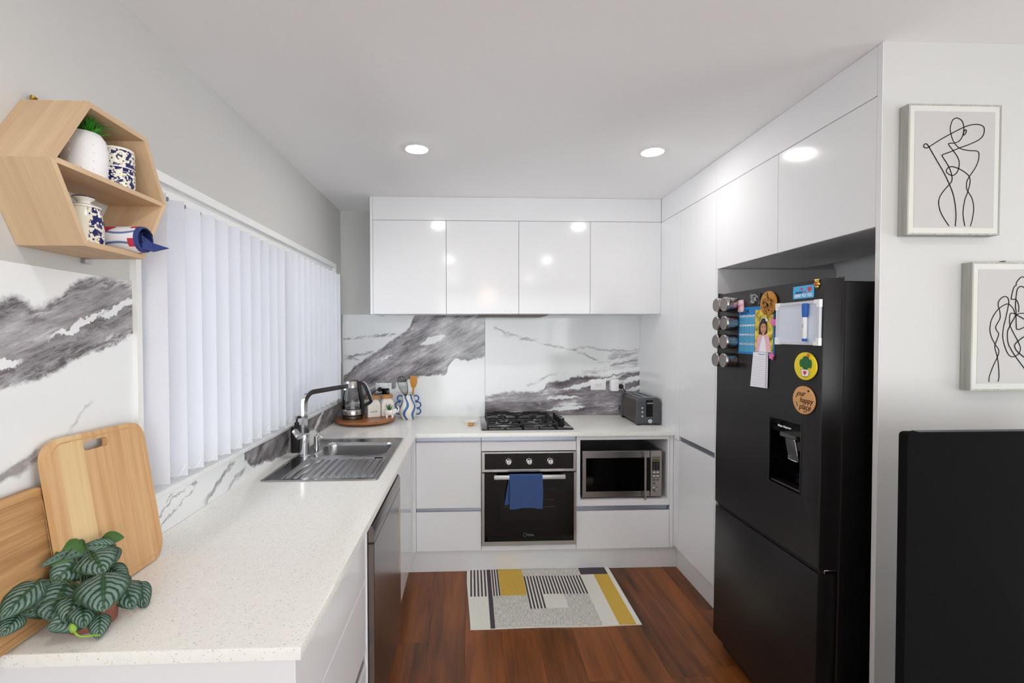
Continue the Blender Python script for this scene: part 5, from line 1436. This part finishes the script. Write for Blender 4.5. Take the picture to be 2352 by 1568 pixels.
for s in (-1, 1):
    for (cx, cz, rx, rz, a0, a1) in ((0.057, 0.153, 0.020, 0.020, 2.6, -1.9), (0.068, 0.104, 0.024, 0.022, 2.1, -2.0), (0.068, 0.058, 0.023, 0.021, 2.0, -2.1)):
        pts = [(VX + s * (cx + rx * math.cos(a0 + (a1 - a0) * k / 14)), VY, CT + cz + rz * math.sin(a0 + (a1 - a0) * k / 14)) for k in range(15)]
        b = B(); tube(b, pts, 0.0052, 8); obj('handle_loop', b, M['handle_blue'], vs)
wk = thing('whisk', 'black wire whisk standing in the striped vase', 'whisk', (VX - 0.018, VY, CT + 0.14))
b = B()
wb0, wtip = Vector((VX - 0.014, VY - 0.004, 1.07)), Vector((VX - 0.052, VY - 0.010, 1.213))
axw = (wtip - wb0); Lw = axw.length; axw.normalize(); sxw = Vector((0, -1, 0)).cross(axw).normalized(); syw = axw.cross(sxw)
for k in range(5):
    a = k * PI / 5; dv = sxw * math.cos(a) + syw * math.sin(a)
    pts = []
    for q in range(25):
        s = q / 24 * 2
        h = s if s <= 1 else 2 - s
        rr = 0.006 + 0.031 * math.sin(PI * min(1, h ** 1.35) * 0.5) if h < 0.72 else None
        hh = h
        th = q / 24 * PI
        rad = 0.034 * (math.sin(th) ** 0.9) * (0.35 + 0.65 * math.sin(th) ** 0.5)
        ax_ = Lw * (1 - abs(math.cos(th)) ** 1.0 * 1.0) if False else Lw * (0.5 - 0.5 * math.cos(2 * th)) ** 0.62
        sgn = 1 if th < PI / 2 else -1
        w_ = 0.034 * math.sin(2 * th if th < PI / 2 else PI * 2 - 2 * th) ** 0.75 if 0 < th < PI and abs(th - PI / 2) > 1e-6 else 0.0
        w_ = abs(w_) if not isinstance(w_, complex) else 0.0
        pts.append(wb0 + axw * ax_ + dv * sgn * w_)
    tube(b, pts, 0.0013, 5)
obj('wire_head', b, M['black'], wk)['kind'] = 'stuff'
b = B(); tube(b, [(VX - 0.004, VY, CT + 0.135), wb0 + axw * 0.012], 0.006, 10); obj('whisk_handle', b, M['black'], wk)
spt = thing('wooden_spatula', 'wooden spatula standing in the striped vase', 'spatula', (VX + 0.03, VY, CT + 0.14))
b = B(); tube(b, [(VX + 0.026, VY, CT + 0.135), (VX + 0.034, VY - 0.002, 1.06), (VX + 0.039, VY - 0.004, 1.14)], 0.0062, 8); obj('spatula_handle', b, M['orange_wood'], spt)
b = B(); prism(b, [(VX + 0.032, 1.125), (VX + 0.046, 1.125), (VX + 0.058, 1.140), (VX + 0.067, 1.165), (VX + 0.0685, 1.213), (VX + 0.0175, 1.216), (VX + 0.017, 1.166), (VX + 0.022, 1.142)], lambda u, v, w_: (u, VY - 0.004 + w_, v), -0.003, 0.003, 0.001); obj('spatula_blade', b, M['orange_wood'], spt)

# ================================================================== HEXAGON SHELF
HV = [(-2.492, 2.017), (-2.309, 2.014), (-2.234, 1.864), (-2.326, 1.7045), (-2.508, 1.7045), (-2.588, 1.862)]
HX0, HX1 = 0.0008, 0.140
hc = (sum(v[0] for v in HV) / 6, sum(v[1] for v in HV) / 6)
def inset(k, th):
    (ax, az), (bx, bz), (cx, cz) = HV[k - 1], HV[k], HV[(k + 1) % 6]
    def ln(p, q):
        d = Vector((q[0] - p[0], q[1] - p[1])).normalized(); n = Vector((-d.y, d.x))
        if n.dot(Vector((hc[0] - p[0], hc[1] - p[1]))) < 0: n = -n
        return Vector(p) + n * th, d
    p, d = ln((ax, az), (bx, bz)); q, e = ln((bx, bz), (cx, cz))
    den = d.x * e.y - d.y * e.x
    s = ((q.x - p.x) * e.y - (q.y - p.y) * e.x) / den
    r = p + d * s
    return (r.x, r.y)
HI = [inset(k, 0.012) for k in range(6)]
hx = thing('hexagon_shelf', 'pale wooden hexagon wall shelf with one inner shelf', 'shelf', (0.07, hc[0], 1.7045))
for k in range(6):
    k2 = (k + 1) % 6
    c_ = ((HV[k][0] + HV[k2][0]) / 2, (HV[k][1] + HV[k2][1]) / 2)
    d = Vector((HV[k2][0] - HV[k][0], HV[k2][1] - HV[k][1]))
    ang_ = math.atan2(d.y, d.x)
    b = B(); prism(b, [HV[k], HV[k2], HI[k2], HI[k]], YZ, HX0, HX1)
    # own frame so that the grain runs along the board
    R_ = Matrix.Translation((0, c_[0], c_[1])) @ Matrix.Rotation(ang_, 4, 'X')
    bmesh.ops.transform(b, matrix=R_.inverted(), verts=b.verts)
    o = obj('side_board', b, M['hexwood'], None, True)
    o.parent = hx; o.matrix_local = Matrix.Translation(-wl(hx)) @ R_
b = B(); prism(b, [(HI[5][0] + 0.001, 1.857), (HI[2][0] - 0.001, 1.857), (HI[2][0] - 0.002, 1.868), (HI[5][0] + 0.002, 1.868)], YZ, HX0, HX1 - 0.001); obj('inner_shelf', b, M['hexwood'], hx)
pbox('hanging_bracket', M['steel'], hx, 0.0008, 0.012, -2.345, -2.325, 1.692, 1.7043)
nl = thing('brass_wall_hook', 'small brass hook above the hexagon shelf', 'hook', (0.01, -2.479, 2.02))
b = B(); lathe(b, [(0.003, 0), (0.0035, 0.006), (0.0065, 0.012), (0.0065, 0.017), (0, 0.018)], (0.006, -2.475, 2.0175), (0.55, 0, 1), 12); obj('hook_body', b, plain('brass', (170, 140, 60), 0.35, 0.9), nl)

SHZ = 1.8685
pp = thing('white_planter', 'white dimpled ceramic pot with green grass in the hexagon shelf', 'planter', (0.080, -2.427, SHZ))
b = B(); lathe(b, [(0, 0.0004), (0.037, 0.0004), (0.040, 0.003), (0.0425, 0.03), (0.0425, 0.07), (0.039, 0.092), (0.031, 0.104), (0.027, 0.105), (0.026, 0.100), (0, 0.095)], (0.080, -2.427, SHZ), seg=36, cap=False); obj('pot', b, plain('matte_white_ceramic', (238, 238, 240), 0.45, var=0.02), pp)
b = B()
for k in range(12):
    a = k * 2 * PI / 12
    for z in (0.018, 0.036, 0.054, 0.072, 0.086):
        r_ = 0.0425 if z < 0.073 else 0.040
        c_ = Vector((0.080 + r_ * math.cos(a), -2.427 + r_ * math.sin(a), SHZ + z))
        lathe(b, [(0.0018, -0.0004), (0.0014, 0.001), (0, 0.0014)], c_, (math.cos(a), math.sin(a), 0.1), 6)
obj('dimples', b, bpy.data.materials['matte_white_ceramic'], pp)['kind'] = 'stuff'
b = B()
random.seed(11)
for q in range(150):
    a = random.uniform(0, 2 * PI); tl = random.uniform(0.15, 1.45) ** 1.0; l = random.uniform(0.05, 0.085)
    p0 = Vector((0.080 + 0.014 * math.cos(a) * random.random(), -2.427 + 0.014 * math.sin(a) * random.random(), SHZ + 0.099))
    d = Vector((math.cos(a) * math.sin(tl), math.sin(a) * math.sin(tl), math.cos(tl)))
    pts = [p0, p0 + d * l * 0.5 + Vector((0, 0, 0.004)), p0 + d * l + Vector((0, 0, -0.012 * math.sin(tl)))]
    pts = [Vector((min(max(p.x, 0.006), 0.134), p.y, min(p.z, 1.998))) for p in pts]
    sd = d.cross(Vector((0.3, 0.2, 1))).normalized() * 0.0014
    v = [b.verts.new(p + sd * k_) for p, k_ in ((pts[0], 1), (pts[0], -1), (pts[1], -1), (pts[1], 1))]
    tpv = b.verts.new(pts[2])
    b.faces.new(v); b.faces.new((v[3], v[2], tpv))
obj('grass', b, M['green'], pp, recalc=False)['kind'] = 'stuff'

def floral(name, dens, panel=False):
    t = NT(name)
    p = t.obj(); P_ = t.xyz(p)
    # angle measured from the room side of the jar, so the wrap lies at the back
    rt_ = t.math('ADD', t.math('MULTIPLY', P_[0], 0.79), t.math('MULTIPLY', P_[1], 0.61))
    fr_ = t.math('SUBTRACT', t.math('MULTIPLY', P_[0], 0.61), t.math('MULTIPLY', P_[1], 0.79))
    an = t.math('ARCTAN2', rt_, fr_)
    uv = t.comb(t.math('MULTIPLY', an, 0.036), P_[2], 0.0)
    def flowers(dens, n, r0, amp, loc):
        v = t.mapping(uv, (1, 1, 1), (0, 0, 0), (loc, loc * 0.7, 0))
        vo = t.node('ShaderNodeTexVoronoi', feature='F1', voronoi_dimensions='2D'); t.put(vo.inputs['Vector'], v); vo.inputs['Scale'].default_value = dens; vo.inputs['Randomness'].default_value = 0.6
        vd = t.node('ShaderNodeVectorMath', operation='SUBTRACT'); t.put(vd.inputs[0], v); t.put(vd.inputs[1], vo.outputs['Position'])
        D_ = t.xyz(vd.outputs[0])
        pa = t.math('ADD', t.math('ARCTAN2', D_[0], D_[1]), t.math('MULTIPLY', t.xyz(vo.outputs['Color'])[0], 6.28))
        pet = t.math('ADD', r0, t.math('MULTIPLY', t.math('COSINE', t.math('MULTIPLY', pa, n)), amp))
        fl = t.step(t.math('SUBTRACT', pet, vo.outputs['Distance']), 0.0, 0.03)
        core = t.step(vo.outputs['Distance'], 0.06, 0.09)
        lines = t.step(t.math('ABSOLUTE', t.math('COSINE', t.math('MULTIPLY', pa, n * 1.5))), 0.02, 0.22)
        return t.math('MULTIPLY', t.math('MULTIPLY', fl, core), lines)
    m = t.math('MAXIMUM', flowers(dens, 5.0, 0.36, 0.14, 0.0), flowers(dens * 1.9, 2.0, 0.20, 0.18, 0.31))
    n_ = t.noise(uv, dens * 0.7, 2, 0.5, 1.0)
    m = t.math('MAXIMUM', m, t.math('SUBTRACT', 1.0, t.step(t.math('ABSOLUTE', t.math('SUBTRACT', n_, 0.5)), 0.008, 0.018)))
    cream, navy = lin((232, 228, 210)), lin((26, 30, 92))
    col = t.mix(m, navy, cream)
    if panel is not False:
        col = t.mix(t.step(an, panel + 0.02, panel - 0.02), col, cream)
    t.set(col, 0.12)
    return t.m
bc = thing('patterned_canister', 'navy and cream patterned ceramic canister beside the white planter', 'canister', (0.099, -2.352, SHZ))
fm = floral('navy_floral_glaze', 34)
b = B(); lathe(b, [(0, 0.0004), (0.033, 0.0004), (0.0345, 0.003), (0.0345, 0.047), (0.0335, 0.0485)], (0.099, -2.352, SHZ), seg=32); obj('lower_tier', b, fm, bc)
b = B(); lathe(b, [(0.0345, 0.0487), (0.0350, 0.0500), (0.0345, 0.0515)], (0.099, -2.352, SHZ), seg=32); obj('cream_band', b, M['ceramic'], bc)
b = B(); lathe(b, [(0.0342, 0.0517), (0.0345, 0.053), (0.0345, 0.089), (0.033, 0.091)], (0.099, -2.352, SHZ), seg=32); obj('upper_tier', b, fm, bc)
b = B(); lathe(b, [(0.0335, 0.0912), (0.0325, 0.0965), (0.029, 0.0985), (0, 0.099)], (0.099, -2.352, SHZ), seg=32); obj('cream_rim', b, M['ceramic'], bc)
LZ = 1.7172
jp = thing('lidded_jar', 'cream lidded jar with a navy flower panel on lower shelf', 'jar', (0.084, -2.437, LZ))
b = B(); lathe(b, [(0, 0.0004), (0.034, 0.0004), (0.0365, 0.003), (0.0365, 0.050), (0.034, 0.066), (0.030, 0.078), (0.0295, 0.084)], (0.084, -2.437, LZ), seg=36); obj('jar_body', b, floral('flower_panel_glaze', 32, panel=0.2), jp)
b = B(); lathe(b, [(0.0315, 0.0842), (0.032, 0.087), (0.024, 0.092), (0.012, 0.095), (0.012, 0.099), (0.020, 0.106), (0.021, 0.1085), (0, 0.109)], (0.084, -2.437, LZ), seg=32); obj('jar_lid', b, M['ceramic'], jp)
b = B(); lathe(b, [(0.0213, 0.1072), (0.0216, 0.1085), (0.0205, 0.1095)], (0.084, -2.437, LZ), seg=32, cap=False); obj('lid_line', b, plain('navy_glaze', (26, 28, 70), 0.15), jp)
# rolled tea towel
rt = thing('rolled_towel', 'rolled white tea towel with red flowers and navy hem', 'towel', (0.085, -2.352, LZ))
t = NT('printed_towel')
P_ = t.xyz(t.obj())
an = t.math('ARCTAN2', t.math('SUBTRACT', P_[2], 0.031), P_[1])
uv = t.comb(P_[0], t.math('MULTIPLY', an, 0.031), 0.0)
U = t.xyz(uv)
nz = t.noise(uv, 55, 3)
red1 = t.math('ADD', t.math('ABSOLUTE', t.math('SUBTRACT', U[0], -0.045)), t.math('ABSOLUTE', t.math('SUBTRACT', U[1], 0.062)))
red2 = t.math('ADD', t.math('ABSOLUTE', t.math('SUBTRACT', U[0], -0.002)), t.math('ABSOLUTE', t.math('SUBTRACT', U[1], 0.066)))
rd = t.math('SUBTRACT', 1.0, t.step(t.math('ADD', t.math('MINIMUM', red1, red2), t.math('MULTIPLY', nz, 0.012)), 0.026, 0.030))
s1 = t.math('ABSOLUTE', t.math('SUBTRACT', t.math('SUBTRACT', U[1], -0.088), t.math('MULTIPLY', t.math('SINE', t.math('MULTIPLY', U[0], 22.0)), -0.016)))
s2 = t.math('ABSOLUTE', t.math('SUBTRACT', t.math('SUBTRACT', t.math('ABSOLUTE', U[1]), 0.074), t.math('MULTIPLY', t.math('SINE', t.math('ADD', t.math('MULTIPLY', U[0], 26.0), 0.7)), 0.012)))
bl_ = t.math('SUBTRACT', 1.0, t.step(s2, 0.0025, 0.0032))
edge = t.step(U[0], 0.068, 0.0685)
edge_r = t.math('MULTIPLY', t.step(U[0], 0.054, 0.0545), t.step(t.math('SINE', t.math('MULTIPLY', an, 4.0)), 0.2, 0.3))
col = t.mix(bl_, lin((232, 230, 236)), lin((98, 122, 168)))
col = t.mix(rd, col, lin((186, 44, 74)))
col = t.mix(edge_r, col, lin((190, 50, 76)))
col = t.mix(edge, col, lin((52, 68, 124)))
t.set(col, 0.9); t.bump(t.noise(t.obj(), 900, 2), 0.2, 0.0006)
b = B()
lathe(b, [(0.0295, -0.070), (0.031, -0.066), (0.0305, 0.0), (0.0318, 0.066), (0.0308, 0.076), (0.026, 0.0765)], (0.085, -2.352, LZ + 0.0312), (1, 0, 0), 36, cap=False)
obj('towel_roll', b, t.m, rt)
b = B()
spi = []
for q in range(64):
    a = q / 63 * 2 * PI * 2.6
    rr = 0.0285 - 0.0235 * q / 63
    spi.append((-2.352 + rr * math.cos(a + 0.5), LZ + 0.0312 + rr * math.sin(a + 0.5)))
A_ = [[b.verts.new((x, y, z)) for y, z in spi] for x in (0.02, 0.164)]
for q in range(63): b.faces.new((A_[0][q], A_[0][q + 1], A_[1][q + 1], A_[1][q]))
bmesh.ops.solidify(b, geom=b.faces[:], thickness=0.0032)
M['navy'] = plain('navy_cloth', (50, 64, 122), 0.95, var=0.12, scale=500)
obj('inner_spiral', b, M['navy'], rt)
b = B()
T_ = [Vector((0.158, -2.362, LZ + 0.040)), Vector((0.162, -2.335, LZ + 0.028)), Vector((0.160, -2.365, LZ + 0.006)), Vector((0.172, -2.338, LZ + 0.004)), Vector((0.205, -2.330, LZ + 0.014))]
vv = [b.verts.new(p) for p in T_]
b.faces.new((vv[0], vv[1], vv[3], vv[2])); b.faces.new((vv[1], vv[4], vv[3]))
bmesh.ops.subdivide_edges(b, edges=b.edges[:], cuts=3, use_grid_fill=True)
bmesh.ops.solidify(b, geom=b.faces[:], thickness=0.003)
obj('loose_corner', b, M['navy'], rt)

# ================================================================== CHOPPING BOARDS
# lean plane of the tall board
def board(name, label, yc, wd, ht_, xb, xt, zrot, th, mat_, parts):
    rise = math.sqrt(max(ht_ ** 2 - (xb - xt) ** 2, 0.01))
    o = thing(name, label, 'chopping board', (xb, yc, CT + 0.002))
    ex = Vector((0, 1, 0)); ey = Vector((xt - xb, 0, rise)).normalized(); ez = ex.cross(ey).normalized()
    R_ = Matrix((ex, ey, ez)).transposed().to_4x4()
    o.matrix_world = Matrix.Translation((xb, yc, CT + 0.002)) @ R_ @ Matrix.Rotation(zrot, 4, 'Z')
    return o
# local axes: x along the wall (+y world), y up the board, z out of the wall towards the room
bd = board('chopping_board', 'large bamboo chopping board with hand slot leaning by the window', -2.352, 0.31, 0.385, 0.084, 0.018, math.radians(-1.5), 0.016, None, None)
hw, hh_ = 0.155, 0.381
slot = rrect(-0.052, 0.025, hh_ - 0.043, hh_ - 0.021, 0.0108, 5)
outl = rrect(-hw, hw, 0.001, hh_, 0.048, 8)
seam = -0.052
# three staves: pale strip, centre, right
t_b = 0.015
def clip(poly, x0, x1):
    def half(P, keep, xc):
        out = []
        for i in range(len(P)):
            a, c = P[i], P[(i + 1) % len(P)]
            ka, kc = keep(a[0]), keep(c[0])
            if ka: out.append(a)
            if ka != kc:
                s = (xc - a[0]) / (c[0] - a[0]); out.append((xc, a[1] + (c[1] - a[1]) * s))
        return out
    P = half(poly, lambda x: x >= x0 - 1e-9, x0)
    return half(P, lambda x: x <= x1 + 1e-9, x1)
b = B(); prism(b, clip(outl, -hw, -0.118), XY, 0, t_b); obj('stave', b, M['bamboo'], bd, True)
b = B(); prism(b, clip(outl, -0.118, seam), XY, 0, t_b); obj('pale_stave', b, M['bamboo_pale'], bd, True)
# slotted stave: strips around the slot
xs_ = [seam, 0.025]
b = B()
top = clip(outl, seam, 0.025)
yb0, yb1 = hh_ - 0.043, hh_ - 0.021
def capslot(x): return 0.0
prism(b, [(seam, 0.001), (0.025, 0.001), (0.025, yb0), (seam, yb0)], XY, 0, t_b)
prism(b, [(seam, yb1), (0.025, yb1), (0.025, hh_), (seam, hh_)], XY, 0, t_b)
for s_, xe in ((1, seam), (-1, 0.025)):
    ym_ = (yb0 + yb1) / 2; r_ = (yb1 - yb0) / 2
    for sy_ in (1, -1):
        arc = [(xe + s_ * (r_ - r_ * math.cos(k * PI / 12)), ym_ + sy_ * r_ * math.sin(k * PI / 12)) for k in range(7)]
        prism(b, [(xe, ym_ + sy_ * r_)] + arc[:], XY, 0, t_b)
obj('slotted_stave', b, M['bamboo'], bd, True)
for xa, xb_ in ((0.025, 0.068), (0.068, 0.112), (0.112, hw)):
    b = B(); prism(b, clip(outl, xa, xb_), XY, 0, t_b); obj('stave', b, M['bamboo'], bd, True)
b = B()
gr = rrect(-hw + 0.014, hw - 0.014, 0.015, hh_ - 0.012, 0.038, 8)
for k in range(len(gr)):
    pass
tube(b, [(x, y, t_b - 0.0002) for x, y in gr[:18]], 0.0018, 6); tube(b, [(x, y, t_b - 0.0002) for x, y in gr[18:] + gr[:1]], 0.0018, 6)
o = obj('juice_groove', b, M['bamboo'], bd, True); o['label'] = 'shallow juice groove near the board rim'
bd2 = board('chopping_board', 'worn darker wooden chopping board behind the plant, cut by photo edge', -2.60, 0.3, 0.29, 0.050, 0.012, math.radians(1.0), 0.018, None, None)
b = B(); prism(b, rrect(-0.19, 0.125, 0.0015, 0.286, 0.03, 6), XY, 0, 0.018, 0.003); obj('board_slab', b, M['oldwood'], bd2, True)
b = B(); tube(b, [(x, y, 0.0178) for x, y in rrect(-0.172, 0.107, 0.018, 0.268, 0.02, 4)] + [(0.107, 0.248, 0.0178)], 0.0016, 6); obj('juice_groove', b, M['oldwood'], bd2, True)

# ================================================================== POTTED PLANT
PX, PY = 0.150, -2.518
pl = thing('potted_plant', 'potted plant with large silver-striped dark leaves at the near worktop end', 'plant', (PX, PY, CT))
b = B(); lathe(b, [(0, 0.0005), (0.040, 0.0005), (0.043, 0.003), (0.0445, 0.02), (0.046, 0.034), (0.048, 0.036), (0.048, 0.046), (0.046, 0.047), (0.044, 0.040), (0, 0.038)], (PX, PY, CT), seg=36, cap=False); obj('terracotta_pot', b, plain('terracotta', (138, 82, 66), 0.7, var=0.15), pl)
b = B(); lathe(b, [(0.0435, 0.0395), (0.03, 0.043), (0, 0.045)], (PX, PY, CT), seg=24, cap=False); obj('soil', b, plain('soil', (44, 34, 28), 0.95, var=0.4, scale=200, bump=0.5), pl)
t = NT('striped_leaf')
uvn = t.node('ShaderNodeUVMap'); uvn.uv_map = 'UVMap'
U = t.xyz(uvn.outputs[0])
ac = t.math('ABSOLUTE', U[0])
nz = t.noise(t.obj(), 70, 3)
ph_ = t.math('ADD', t.math('SUBTRACT', t.math('MULTIPLY', U[1], 7.2), t.math('MULTIPLY', t.math('POWER', ac, 1.35), 2.6)), t.math('MULTIPLY', nz, 0.9))
sv = t.math('SINE', t.math('MULTIPLY', ph_, 2 * PI))
silver = t.math('MULTIPLY', t.step(sv, -0.75, 0.15), t.math('MULTIPLY', t.step(ac, 0.05, 0.16), t.math('SUBTRACT', 1.0, t.step(ac, 0.62, 1.0))))
col = t.mix(silver, t.mix(nz, lin((20, 48, 30)), lin((34, 74, 40))), t.mix(nz, lin((78, 106, 98)), lin((126, 148, 142))))
col = t.mix(t.math('SUBTRACT', 1.0, t.step(ac, 0.0, 0.07)), col, lin((40, 84, 44)))
t.set(col, 0.42); t.bump(sv, 0.35, 0.0012)
M['leaf'] = t.m
M['leafback'] = plain('plain_leaf_underside', (56, 96, 34), 0.5, var=0.15)
M['stem'] = plain('leaf_stem', (58, 78, 40), 0.6)
LEAVES = [
(0.160,-2.500,0.999, 0.209,-2.565,0.956, 0.085,0), (0.097,-2.516,0.988, 0.106,-2.570,0.942, 0.090,0),
(0.074,-2.552,1.010, 0.077,-2.632,0.983, 0.053,0), (0.076,-2.598,0.970, 0.078,-2.636,0.951, 0.036,0),
(0.098,-2.474,1.025, 0.081,-2.530,0.997, 0.066,0), (0.100,-2.458,1.030, 0.159,-2.500,1.001, 0.077,0),
(0.168,-2.460,0.956, 0.228,-2.510,0.927, 0.056,0), (0.187,-2.430,0.943, 0.227,-2.470,0.899, 0.034,0),
(0.132,-2.450,0.989, 0.182,-2.460,0.961, 0.036,0), (0.164,-2.545,0.943, 0.132,-2.600,0.940, 0.052,0),
(0.191,-2.550,0.939, 0.210,-2.580,0.906, 0.034,0), (0.090,-2.463,1.055, 0.071,-2.517,1.027, 0.040,1),
(0.135,-2.430,1.028, 0.090,-2.463,1.041, 0.028,0), (0.097,-2.420,1.040, 0.131,-2.400,1.033, 0.028,1),
(0.086,-2.486,1.043, 0.063,-2.537,1.033, 0.016,0), (0.079,-2.533,0.944, 0.075,-2.592,0.966, 0.033,0),
(0.069,-2.524,0.999, 0.071,-2.549,0.999, 0.025,0), (0.119,-2.420,1.020, 0.150,-2.450,0.999, 0.028,0),
(0.098,-2.472,0.988, 0.121,-2.490,0.969, 0.024,0), (0.128,-2.530,0.972, 0.152,-2.585,0.945, 0.050,0), (0.150,-2.545,0.960, 0.190,-2.590,0.936, 0.046,0),
(0.092,-2.452,1.033, 0.090,-2.508,1.037, 0.028,0)]
CAMP = Vector((0.9572, -3.5413, 1.5138))
random.seed(21)
for bx_, by_, bz_, tx_, ty_, tz_, wd, kind in LEAVES:
    p0, p1 = Vector((bx_, by_, bz_)), Vector((tx_, ty_, tz_))
    axl = p1 - p0; Ll = axl.length * 1.07; axl.normalize(); wd *= 1.1
    # blades face up and outwards into the room, each with its own twist
    nrm = (Vector((0.55, -0.62, 0.55)) + Vector((random.uniform(-.15, .15), random.uniform(-.15, .15), random.uniform(-.1, .1)))).normalized()
    nrm = (nrm - axl * nrm.dot(axl)).normalized()
    sd = axl.cross(nrm).normalized()
    b = B(); uvl = b.loops.layers.uv.new('UVMap')
    nv, nu = 12, 8
    G = []
    for j in range(nv + 1):
        v = j / nv
        hw_ = wd / 2 * (math.sin(PI * v ** 0.78) ** 0.62 if 0 < v < 1 else 0.0) * (1.0 - 0.25 * v ** 4) * (1.12 - 0.2 * v)
        row = []
        for i in range(nu + 1):
            u = -1 + 2 * i / nu
            cup = -0.10 * wd * (u * u) * math.sin(PI * v) + 0.05 * wd * (1 - abs(u)) * 0 - 0.02 * wd * abs(math.sin(v * 28)) * abs(u)
            fold = -0.035 * wd * (1 - min(1, abs(u) * 4)) * math.sin(PI * v)
            arch = 0.13 * Ll * math.sin(PI * min(1, v * 0.9)) - 0.05 * Ll * v * v
            p = p0 + axl * (Ll * v) + sd * (u * hw_) + nrm * (cup + fold + arch)
            p.z = max(p.z, CT + 0.004)
            row.append((b.verts.new(p), u, v))
        G.append(row)
    for j in range(nv):
        for i in range(nu):
            q = [G[j][i], G[j][i + 1], G[j + 1][i + 1], G[j + 1][i]]
            try:
                f = b.faces.new([k[0] for k in q])
            except ValueError:
                continue
            for lp, k in zip(f.loops, q): lp[uvl].uv = (k[1], k[2])
    bmesh.ops.remove_doubles(b, verts=b.verts, dist=1e-5)
    o = obj('leaf', b, M['leafback'] if kind else M['leaf'], pl, recalc=False)
    if kind: o['label'] = 'leaf showing its plain green underside'
    b = B(); r0 = Vector((PX + random.uniform(-0.02, 0.02), PY + random.uniform(-0.015, 0.02), CT + 0.042))
    mid = (r0 + p0) / 2 + Vector((0, 0, 0.02))
    tube(b, smooth_path([r0, mid, p0, p0 + axl * Ll * 0.12 + nrm * 0.002], 3), 0.0017, 6)
    obj('leaf_stalk', b, M['stem'], pl)
M['bud'] = plain('yellow_green_bud', (132, 170, 54), 0.5)
b = B(); tube(b, smooth_path([(0.212, -2.580, 0.912), (0.218, -2.606, 0.928), (0.206, -2.618, 0.934), (0.196, -2.62, 0.944)], 4), 0.0018, 7); obj('shoot', b, M['bud'], pl)
b = B(); lathe(b, [(0, 0), (0.004, 0.003), (0.006, 0.009), (0.004, 0.016), (0, 0.021)], (0.197, -2.62, 0.942), (-0.45, 0.1, 0.9), 12); obj('bud', b, M['bud'], pl)

# ================================================================== RUG
xs = sorted(set([0.935, 1.850, 1.060, 1.0845, 1.133, 1.285, 1.645, 1.652, 1.7305, 1.823, 1.375, 1.50]
    + [0.956 + k * 0.0212 + d for k in range(5) for d in (0, 0.0105)] + [1.090 + k * 0.0160 + d for k in range(3) for d in (0, 0.0095)]
    + [1.287 + k * 0.0193 + d for k in range(19) for d in (0, 0.0102)]))
ysr = sorted(set([-0.562, -1.160, -0.862, -0.643, -0.650, -0.857, -0.998] + [-0.70, -0.75, -0.80, -0.93, -1.05, -1.11]))
CREAM, KNIT, DARK, YEL = 0, 1, 2, 3
stA = [0.956 + k * 0.0212 for k in range(5)]; stB = [1.090 + k * 0.0160 for k in range(3)]; stC = [1.287 + k * 0.0193 for k in range(19)]
def rugmat(x, y):
    if x > 1.823 or x < 0.950: return CREAM
    if x < 1.060: return DARK if y > -0.862 and any(s < x < s + 0.0105 for s in stA) else CREAM
    if x < 1.0845: return DARK
    if x < 1.133 and y > -0.862: return DARK if any(s < x < s + 0.0095 for s in stB) else CREAM
    if 1.133 < x < 1.285 and y > -0.862: return YEL
    if x > 1.652:
        if y > -0.643: return DARK
        return YEL if x > 1.7305 else CREAM
    if x > 1.285:
        if y > -0.650: return KNIT
        if y > -0.857: return DARK if any(s < x < s + 0.0102 for s in stC) else CREAM
        if y > -0.998 and x < 1.375: return DARK if any(s < x < s + 0.0102 for s in stC[:5]) else CREAM
        if y > -0.998 and x < 1.50: return CREAM
    return CREAM if x > 1.645 else KNIT
b = B()
def rz(x, y): return 0.0065 + 0.0012 * math.sin(x * 9 + y * 5) + 0.0008 * math.sin(x * 23)
def ry(x, y): return y + (0.003 * math.sin(x * 11) if y < -1.1 else 0.002 * math.sin(x * 8) if y > -0.6 else 0)
VT = {}; VB = {}
for i, x in enumerate(xs):
    for j, y in enumerate(ysr):
        xx = x + (0.022 * max(0, (-0.70 - y)) / 0.46 if x < 0.936 else 0)
        VT[i, j] = b.verts.new((xx, ry(x, y), rz(x, y))); VB[i, j] = b.verts.new((xx, ry(x, y), 0.0008))
nx, ny = len(xs), len(ysr)
for i in range(nx - 1):
    for j in range(ny - 1):
        f = b.faces.new((VT[i, j], VT[i + 1, j], VT[i + 1, j + 1], VT[i, j + 1])); f.material_index = rugmat((xs[i] + xs[i + 1]) / 2, (ysr[j] + ysr[j + 1]) / 2)
        b.faces.new((VB[i, j], VB[i, j + 1], VB[i + 1, j + 1], VB[i + 1, j]))
for i in range(nx - 1):
    for j in (0, ny - 1): b.faces.new((VT[i, j], VT[i + 1, j], VB[i + 1, j], VB[i, j]))
for j in range(ny - 1):
    for i in (0, nx - 1): b.faces.new((VT[i, j], VT[i, j + 1], VB[i, j + 1], VB[i, j]))
def woven(name, a, c, knit=0.0):
    t = NT(name)
    f = t.noise(t.mapping(t.obj(), (700, 260, 400)), 1.0, 2)
    if knit: f = t.noise(t.mapping(t.obj(), (260, 28, 10)), 1.0, 4, 0.7)
    t.set(t.ramp(f, [(0.35, lin(a)), (0.62, lin(c))]), 0.95)
    t.bump(f, 0.5, 0.0015)
    return t.m
rug = obj('kitchen_rug', b, [woven('cream_weave', (228, 227, 216), (246, 245, 236)), woven('grey_knit_weave', (178, 176, 170), (234, 232, 224), 1), woven('charcoal_weave', (66, 56, 64), (92, 80, 88)), woven('mustard_weave', (204, 164, 62), (232, 194, 90))])
tag(rug, 'woven cream rug with mustard blocks and charcoal stripes by the oven', 'rug')
